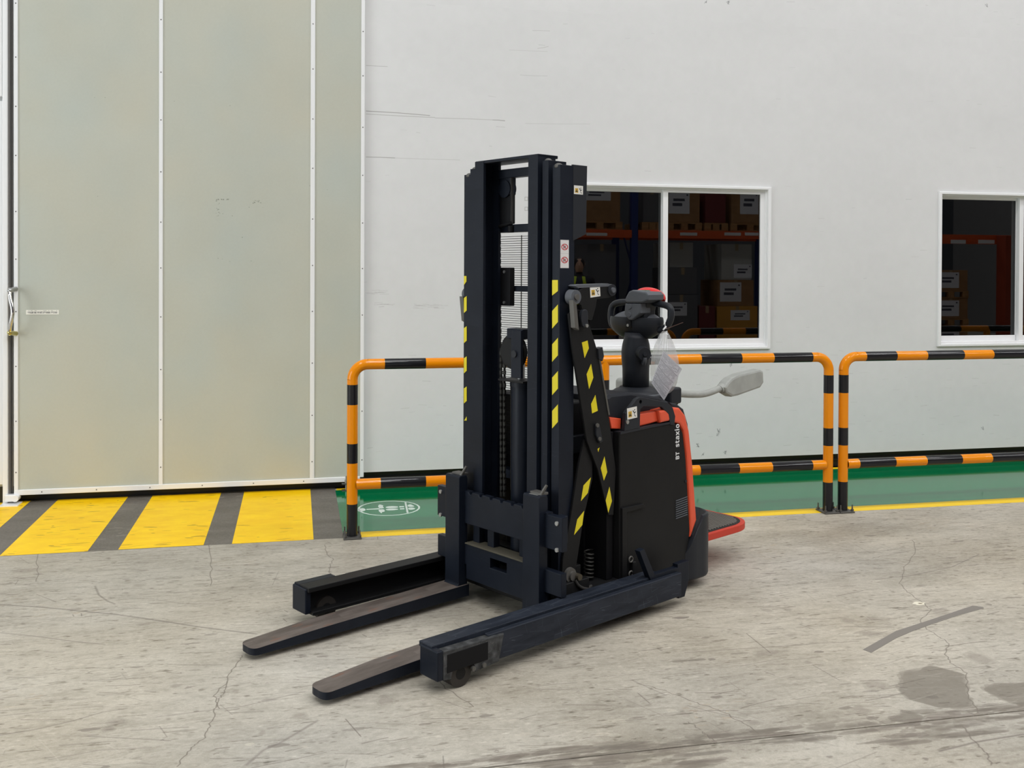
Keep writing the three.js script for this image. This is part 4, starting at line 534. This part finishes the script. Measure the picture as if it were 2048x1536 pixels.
// papers in a clear bag hanging from the handle
{
  const X = 1.465, W = (px, py) => { const r = FP(px, py, X); return [r[2], r[1]]; };
  const out = smooth([[1324, 663], [1332, 661], [1346, 684], [1356, 715], [1358, 740], [1350, 775], [1328, 790], [1305, 770], [1301, 735], [1306, 700], [1316, 675]].map(([a, b]) => W(a, b)), true, 60);
  const sheet = (z0) => { const s = new THREE.ShapeGeometry(shapeOf(out), 1); return s; };
  const t = thing('document_bag', 'clear plastic bag with a printed form inside, tied to the tiller handle', 'plastic bag', [TRUCK.x, 0, TRUCK.z], Math.PI / 2 - SA);
  const film = phy({ color: lin(0.93, 0.93, 0.93), roughness: 0.03, transmission: 0.74, thickness: 0, ior: 1.5, side: THREE.DoubleSide });
  const yTop = W(1326, 662)[1], yLow = W(1328, 790)[1];
  const skin = (dir) => {                                   // pleated film: one bulging wall of the bag
    const N = 34, Mx = 26, pos = [], idx = [], zmin = [], zmax = [];
    for (let j = 0; j <= N; j++) { const y = yTop + (yLow - yTop) * j / N; let a = 9, b = -9; for (let k = 0; k < out.length; k++) { const p = out[k], q = out[(k + 1) % out.length]; if ((p[1] - y) * (q[1] - y) <= 0 && p[1] !== q[1]) { const z = p[0] + (q[0] - p[0]) * (y - p[1]) / (q[1] - p[1]); a = Math.min(a, z); b = Math.max(b, z); } } if (a > b) { a = b = W(1326, 662)[0]; } for (let i = 0; i <= Mx; i++) { const u = i / Mx, z = a + (b - a) * u, v = j / N, puff = Math.sin(u * Math.PI) * (0.006 + 0.016 * Math.sin(v * Math.PI)) + 0.0035 * Math.sin(u * 26 + v * 4) * Math.exp(-v * 2.2) * Math.sin(u * Math.PI); pos.push(X + dir * puff, y, z); } }
    for (let j = 0; j < N; j++) for (let i = 0; i < Mx; i++) { const a = j * (Mx + 1) + i; idx.push(a, a + 1, a + Mx + 1, a + 1, a + Mx + 2, a + Mx + 1); }
    const g = new THREE.BufferGeometry(); g.setAttribute('position', new THREE.Float32BufferAttribute(pos, 3)); g.setIndex(idx); g.computeVertexNormals(); g.setAttribute('uv', new THREE.Float32BufferAttribute(new Float32Array(pos.length / 3 * 2), 2)); return g;
  };
  mesh('bag_film', skin(-1), film, t); mesh('bag_film', skin(1), film, t);
  const neck = W(1327, 659); mesh('knot', [new THREE.TorusGeometry(0.021, 0.002, 8, 24).rotateY(0.4).translate(X + 0.1, neck[1] + 0.02, neck[0] - 0.065), cyl([X, neck[1], neck[0]], [X + 0.085, neck[1] + 0.008, neck[0] - 0.055], 0.004)], M.white, t);
  { const a = FP(1332, 658, X), b = FP(1366, 645, X); mesh('cable_tie', cyl([X, a[1], a[2]], [X, b[1], b[2]], 0.0018, 0.0014, 8), std({ color: lin(0.12, 0.06, 0.045), roughness: 0.5 }), t, 'brown cable tie end'); }
  const q = [[1327, 702], [1364, 738], [1328, 801], [1303, 766]].map(([a, b]) => { const r = FP(a, b, X - 0.025); return [r[2], r[1]]; });
  const paper = canvas(420, 560, (c, w, h) => { c.fillStyle = '#dcdadf'; c.fillRect(0, 0, w, h); c.fillStyle = '#63606c'; for (let k = 0; k < 30; k++) { const y = 30 + k * 17; if (k % 7 === 6) { c.fillStyle = '#3c3a44'; c.fillRect(14, y, w - 28, 5); c.fillStyle = '#63606c'; continue; } for (let x = 24; x < w - 40;) { const l = rr(8, 50); if (rnd() < 0.8) c.fillRect(x, y, Math.min(l, w - 30 - x), 5); x += l + rr(5, 16); } } c.fillStyle = '#6f6c78'; c.fillRect(14, 14, w - 28, 3); });
  const xs = X - 0.0255, g = new THREE.BufferGeometry(); g.setAttribute('position', new THREE.Float32BufferAttribute([...q.flatMap(([z, y]) => [xs, y, z]), ...q.flatMap(([z, y]) => [xs + 0.001, y, z])], 3)); g.setAttribute('uv', new THREE.Float32BufferAttribute([0, 1, 1, 1, 1, 0, 0, 0, 0, 1, 1, 1, 1, 0, 0, 0], 2)); g.setIndex([0, 2, 1, 0, 3, 2, 4, 5, 6, 4, 6, 7]); g.computeVertexNormals(); mesh('printed_form', g, std({ map: tex(paper), roughness: 0.7, side: THREE.DoubleSide }), t, 'white printed form');
}
// ---------------------------------------------------------------- pallet racking behind the photographer, seen mirrored in the dark window glass
const RKZ = 9.0, mirror = (px, py, z = RKZ) => { const p = hit(px, py, ZED, -z); return [p.x, p.y]; };
const w1 = (a, b, z) => mirror(1150 + a / 4.388, 360 + b / 4.388, z), w2 = (a, b, z) => mirror(1820 + a / 4.154, 360 + b / 4.154, z);
{
  const r = thing('pallet_rack', 'blue and orange pallet racking facing the windows', 'pallet rack');
  for (const x of [2.9, 5.66, 8.45, 11.2, 14.1]) for (const z of [RKZ, RKZ + 1]) mesh('upright', bx(x - 0.06, x + 0.06, 0, 5.2, z, z + 0.09, 0.004), M.rackBlue, r);
  for (const x of [2.9, 5.66, 8.45, 11.2, 14.1]) for (let k = 0; k < 4; k++) mesh('brace', cyl([x, 0.3 + k * 1.2, RKZ + (k % 2 ? 0.05 : 1.05)], [x, 1.5 + k * 1.2, RKZ + (k % 2 ? 1.05 : 0.05)], 0.018, 0.018, 8), M.rackBlue, r);
  for (const [a, b] of [[2.96, 5.6], [5.72, 8.39], [8.51, 11.14], [11.26, 14.04]]) for (const z of [RKZ - 0.02, RKZ + 1.03]) { for (const y of [2.09, 4.1]) mesh('beam', bx(a, b, y, y + 0.135, z, z + 0.05, 0.003), M.rackOrange, r); }
  for (const [a, b] of [[115, 300], [930, 1080], [1320, 1465], [1500, 1620]]) { const p = w1(a, 460), q = w1(b, 488); mesh('beam_label', bx(p[0], q[0], q[1], p[1], RKZ - 0.025, RKZ - 0.021), M.white, r); }
  for (const [a, b] of [[370, 495], [600, 735]]) { const p = w2(a, 495), q = w2(b, 528); mesh('beam_label', bx(p[0], q[0], q[1], p[1], RKZ - 0.025, RKZ - 0.021), M.white, r); }
}
seed = 4242;
const formTex = tex(canvas(256, 192, (c, w, h) => { c.fillStyle = '#d4d4da'; c.fillRect(0, 0, w, h); c.fillStyle = '#4a4a58'; c.fillRect(60, 60, 140, 22); c.fillRect(90, 100, 120, 26); c.fillRect(18, 20, 20, 16); }));
function pallet(x0, x1, y, z0, z1, label) {
  const t = thing('wooden_pallet', label, 'pallet', [(x0 + x1) / 2, y, (z0 + z1) / 2], 0, 'wooden pallets in the racking'), w = (x1 - x0) / 2, d = (z1 - z0) / 2;
  for (let k = 0; k < 5; k++) { const z = -d + 0.05 + k * (2 * d - 0.1) / 4; mesh('top_board', bx(-w, w, 0.118, 0.14, z - 0.045, z + 0.045), M.wood, t); } for (const z of [-d + 0.05, 0, d - 0.05]) mesh('bottom_board', bx(-w, w, 0, 0.02, z - 0.045, z + 0.045), M.wood, t);
  for (const x of [-w + 0.06, 0, w - 0.06]) for (const z of [-d + 0.05, 0, d - 0.05]) mesh('block', bx(x - 0.06, x + 0.06, 0.02, 0.118, z - 0.045, z + 0.045), M.wood, t);
}
function carton(box, lab, label, mat = M.card, z = RKZ + 0.02, depth = 0.75, name = 'carton') {
  const [x0, x1, y0, y1] = box, t = thing(name, label, 'box', [(x0 + x1) / 2, y0, z + depth / 2]), w = (x1 - x0) / 2, h = y1 - y0;
  mesh('box_body', bx(-w, w, 0, h, -depth / 2, depth / 2, 0.006), mat, t); mesh('lid_tape', bx(-0.03, 0.03, h - 0.12, h + 0.001, -depth / 2 - 0.001, depth / 2 + 0.001), std({ color: lin(0.35, 0.25, 0.14), roughness: 0.4 }), t);
  if (lab) { const cx = (x0 + x1) / 2, g = new THREE.PlaneGeometry(lab[1] - lab[0], lab[3] - lab[2]).rotateY(Math.PI).translate((lab[0] + lab[1]) / 2 - cx, (lab[2] + lab[3]) / 2 - y0, -depth / 2 - 0.0012); mesh('paper_label', g, std({ map: formTex, roughness: 0.7 }), t, 'white paper label'); }
}
const R1 = (a, b, c, d) => { const p = w1(a, d), q = w1(b, c); return [p[0], q[0], p[1], q[1]]; }, R2 = (a, b, c, d) => { const p = w2(a, d), q = w2(b, c); return [p[0], q[0], p[1], q[1]]; };
const BT = 2.226, PT = BT + 0.141;
const grey = std({ color: lin(0.12, 0.12, 0.13), roughness: 0.8 }), maroon = std({ color: lin(0.16, 0.03, 0.03), roughness: 0.8 }), foam = std({ color: lin(0.42, 0.42, 0.4), roughness: 0.9 }), yellowBox = std({ color: lin(0.55, 0.27, 0.04), roughness: 0.8 });
const up = (a, b, c, lab, label, m) => { const q = R1(a, b, c, 400); pallet(q[0] - 0.03, q[1] + 0.03, BT, RKZ + 0.02, RKZ + 0.95, 'wooden pallet on the rack beam under the ' + label.split(' on the')[0].split(',')[0].replace('with ', 'with a ')); carton([q[0], q[1], PT, q[3]], lab && R1(...lab), label, m, RKZ + 0.06); };
up(60, 430, 60, [100, 345, 60, 170], 'brown carton with wide white label, on the rack beam beside the blue upright');
up(630, 790, 60, null, 'grey strapped box on the rack beam right beside the blue upright', grey);
up(840, 1120, 90, [845, 1030, 100, 290], 'brown carton with square white label, on the rack beam at mid bay');
up(1170, 1350, 60, null, 'dark red box on the rack beam between two brown cartons', maroon);
up(1400, 1720, 60, [1475, 1640, 100, 295], 'brown carton with tall white label, on the rack beam next to the dark red box');
const low = (q, lab, label, m, y0, z) => carton([q[0], q[1], y0 ?? 0, q[3]], lab, label, m, z ?? RKZ + 0.1);
low(R1(140, 400, 560, 1400), null, 'tall dark grey cabinet under the rack beam', grey);
low(R1(820, 1110, 1010, 1400), R1(850, 1015, 1075, 1195), 'dark carton with white label on the floor under the rack', grey);
low(R1(860, 1110, 770, 1010), null, 'plain dark carton stacked on the labelled dark carton', grey, R1(820, 1110, 1010, 1400)[3] + 0.003, RKZ + 0.14);
low(R1(1120, 1265, 1110, 1400), null, 'narrow dark red box on the floor under the rack', maroon);
low(R1(1280, 1640, 1110, 1400), R1(1400, 1570, 1145, 1235), 'yellow carton with small white label on the floor under the rack', yellowBox);
low(R1(1290, 1610, 880, 1100), R1(1310, 1500, 900, 1070), 'brown carton with large white label stacked on the yellow carton', M.card, R1(1280, 1640, 1110, 1400)[3] + 0.003, RKZ + 0.12);
low(R1(1330, 1600, 560, 870), R1(1440, 1600, 740, 860), 'white foam packed box stacked on top under the rack beam', foam, R1(1290, 1610, 880, 1100)[3] + 0.003, RKZ + 0.15);
low(R1(880, 1090, 545, 760), null, 'pale wrapped bundle on the plain dark carton', foam, R1(860, 1110, 770, 1010)[3] + 0.003, RKZ + 0.2);
{ let y = 0.0; const put = (c0, c1, word) => { const q = R2(250, 545, c0, c1); const lab = R2(285, 468, c0 + 12, c1 - 25); pallet(q[0], q[1], y, RKZ + 0.05, RKZ + 0.95, 'pallet under the ' + word + ' labelled carton of the stack'); y += 0.141; carton([q[0] + 0.01, q[1] - 0.01, y, y + 0.38], [lab[0], lab[1], y + 0.05, y + 0.34], word + ' labelled carton in the pallet stack beside the orange panel', M.card, RKZ + 0.07); y += 0.382; }; put(1210, 1390, 'bottom'); put(935, 1110, 'middle'); put(650, 850, 'top'); }
{ const q = R2(735, 885, 465, 1390); carton([q[0], q[1], 0, q[3]], null, 'tall orange red steel panel standing beside the carton stack', std({ color: lin(0.3, 0.045, 0.015), roughness: 0.6 }), RKZ - 0.3, 0.25, 'steel_panel'); }

// a bystander in a reflective vest, seen only in the window glass
{
  const sdfMesh = (c, half, res, f) => { const mc = new MarchingCubes(res, M.black, false, false, 120000); mc.isolation = 0; for (let k = 0; k < res; k++) for (let j = 0; j < res; j++) for (let i = 0; i < res; i++) { const p = [c[0] + half * (i / res * 2 - 1), c[1] + half * (j / res * 2 - 1), c[2] + half * (k / res * 2 - 1)]; mc.field[i + j * res + k * res * res] = -f(p) / half; } mc.update(); const n = mc.count, pos = mc.positionArray.slice(0, n * 3), nor = mc.normalArray.slice(0, n * 3); for (let i = 0; i < n * 3; i += 3) { pos[i] = c[0] + pos[i] * half; pos[i + 1] = c[1] + pos[i + 1] * half; pos[i + 2] = c[2] + pos[i + 2] * half; } const g = new THREE.BufferGeometry(); g.setAttribute('position', new THREE.BufferAttribute(pos, 3)); g.setAttribute('normal', new THREE.BufferAttribute(nor, 3)); return metric(g); };
  const cap = (p, a, b, ra, rb) => { const ab = [b[0] - a[0], b[1] - a[1], b[2] - a[2]], ap = [p[0] - a[0], p[1] - a[1], p[2] - a[2]], t = Math.max(0, Math.min(1, (ab[0] * ap[0] + ab[1] * ap[1] + ab[2] * ap[2]) / (ab[0] ** 2 + ab[1] ** 2 + ab[2] ** 2))); return Math.hypot(ap[0] - ab[0] * t, ap[1] - ab[1] * t, ap[2] - ab[2] * t) - (ra + (rb - ra) * t); };
  const smin = (a, b, k = 0.05) => { const h = Math.max(k - Math.abs(a - b), 0) / k; return Math.min(a, b) - h * h * k * 0.25; };
  const bones = [[[0, 1.0, 0], [0, 1.3, 0], 0.14, 0.15], [[-0.13, 1.36, 0], [0.13, 1.36, 0], 0.075, 0.075], [[0, 0.92, 0], [0, 1.02, 0], 0.15, 0.14], [[0, 1.38, 0], [0, 1.5, 0.01], 0.055, 0.05]];
  for (const s of [-1, 1]) bones.push([[s * 0.09, 0.9, 0], [s * 0.1, 0.5, 0.01], 0.088, 0.06], [[s * 0.1, 0.5, 0.01], [s * 0.1, 0.1, -0.01], 0.06, 0.042], [[s * 0.1, 0.045, -0.03], [s * 0.11, 0.04, -0.0 - 0.16], 0.045, 0.035], [[s * 0.19, 1.37, 0], [s * 0.25, 1.1, 0.02], 0.055, 0.043], [[s * 0.25, 1.1, 0.02], [s * 0.2, 0.98, -0.2], 0.042, 0.032]);
  for (const s of [-1, 1]) { const h = [s * 0.2, 0.98, -0.2]; bones.push([h, [s * 0.17, 0.97, -0.27], 0.034, 0.03]); for (let k = 0; k < 4; k++) bones.push([[s * (0.155 + k * 0.012), 0.975 - k * 0.004, -0.28], [s * (0.13 + k * 0.01), 0.955 - k * 0.01, -0.33], 0.0095, 0.008]); bones.push([[s * 0.18, 0.99, -0.24], [s * 0.15, 1.01, -0.28], 0.011, 0.009]); }
  const body = (p) => { let d = 9; for (const [a, b, ra, rb] of bones) d = smin(d, cap(p, a, b, ra, rb), ra < 0.02 ? 0.012 : 0.05); return d; };
  const head = (p) => { let d = Math.hypot(p[0] / 0.075, (p[1] - 1.62) / 0.112, (p[2] + 0.0) / 0.092) * 0.085 - 0.085; d = smin(d, cap(p, [0, 1.545, -0.045], [0, 1.57, -0.06], 0.034, 0.03), 0.04); d = smin(d, cap(p, [0, 1.635, -0.09], [0, 1.605, -0.106], 0.008, 0.013), 0.02); for (const s of [-1, 1]) { d = smin(d, cap(p, [s * 0.076, 1.6, 0.005], [s * 0.08, 1.635, 0.012], 0.012, 0.016), 0.01); d = Math.max(d, 0.014 - Math.hypot(p[0] - s * 0.03, (p[1] - 1.628) * 1.4, p[2] + 0.092)); } d = smin(d, cap(p, [-0.018, 1.573, -0.088], [0.018, 1.573, -0.088], 0.007, 0.007), 0.008); return smin(d, cap(p, [0, 1.45, 0.01], [0, 1.55, 0], 0.052, 0.05), 0.03); };
  const t = thing('person', 'standing person in dark clothes and a yellow reflective vest, mirrored in the window', 'person', [...[mirror(1163, 530, 8.0)[0]], 0, 8.0], 0.25);
  mesh('body', BGU.mergeGeometries([sdfMesh([0, 0.85, 0], 0.9, 110, body), sdfMesh([0, 1.6, 0], 0.22, 56, head)]), std({ color: lin(0.03, 0.025, 0.03), roughness: 0.9 }), t);
  mesh('face', sdfMesh([0, 1.6, 0], 0.22, 60, (p) => Math.max(head(p) - 0.002, p[2] - 0.02 + (p[1] > 1.69 ? (p[1] - 1.69) * 3 : 0), 1.5 - p[1])), std({ color: lin(0.5, 0.29, 0.2), roughness: 0.6 }), t);
  mesh('hair', sdfMesh([0, 1.6, 0], 0.24, 56, (p) => Math.max(Math.hypot(p[0] / 0.088, (p[1] - 1.635) / 0.115, (p[2] - 0.012) / 0.1) * 0.1 - 0.1, -(p[2] + 0.055 - (p[1] - 1.7) * 1.2), 1.54 - p[1])), std({ color: lin(0.012, 0.01, 0.009), roughness: 0.7 }), t);
  const torso = (p) => { let d = 9; for (const [a, b, ra, rb] of bones.slice(0, 3)) d = smin(d, cap(p, a, b, ra, rb)); return d; };
  const shell = (p) => Math.max(torso(p) - 0.012, -(torso(p) - 0.001), p[1] - 1.43, 0.9 - p[1]);
  mesh('vest', sdfMesh([0, 1.17, 0], 0.3, 80, shell), std({ color: lin(0.02, 0.022, 0.035), roughness: 0.8 }), t);
  mesh('reflective_band', sdfMesh([0, 1.17, 0], 0.32, 90, (p) => Math.max(shell([p[0], p[1], p[2]]) - 0.004, Math.abs(p[1] - 1.02) - 0.035)), std({ color: lin(0.5, 0.65, 0.02), roughness: 0.5 }), t); for (const s of [-1, 1]) mesh('reflective_band', sdfMesh([0, 1.2, 0], 0.32, 90, (p) => Math.max(shell(p) - 0.004, Math.abs(p[0] - s * 0.1 + (p[1] - 1.2) * 0.15 * s) - 0.026, 1.0 - p[1])), std({ color: lin(0.5, 0.65, 0.02), roughness: 0.5 }), t);
}
renderer.render(scene, camera);
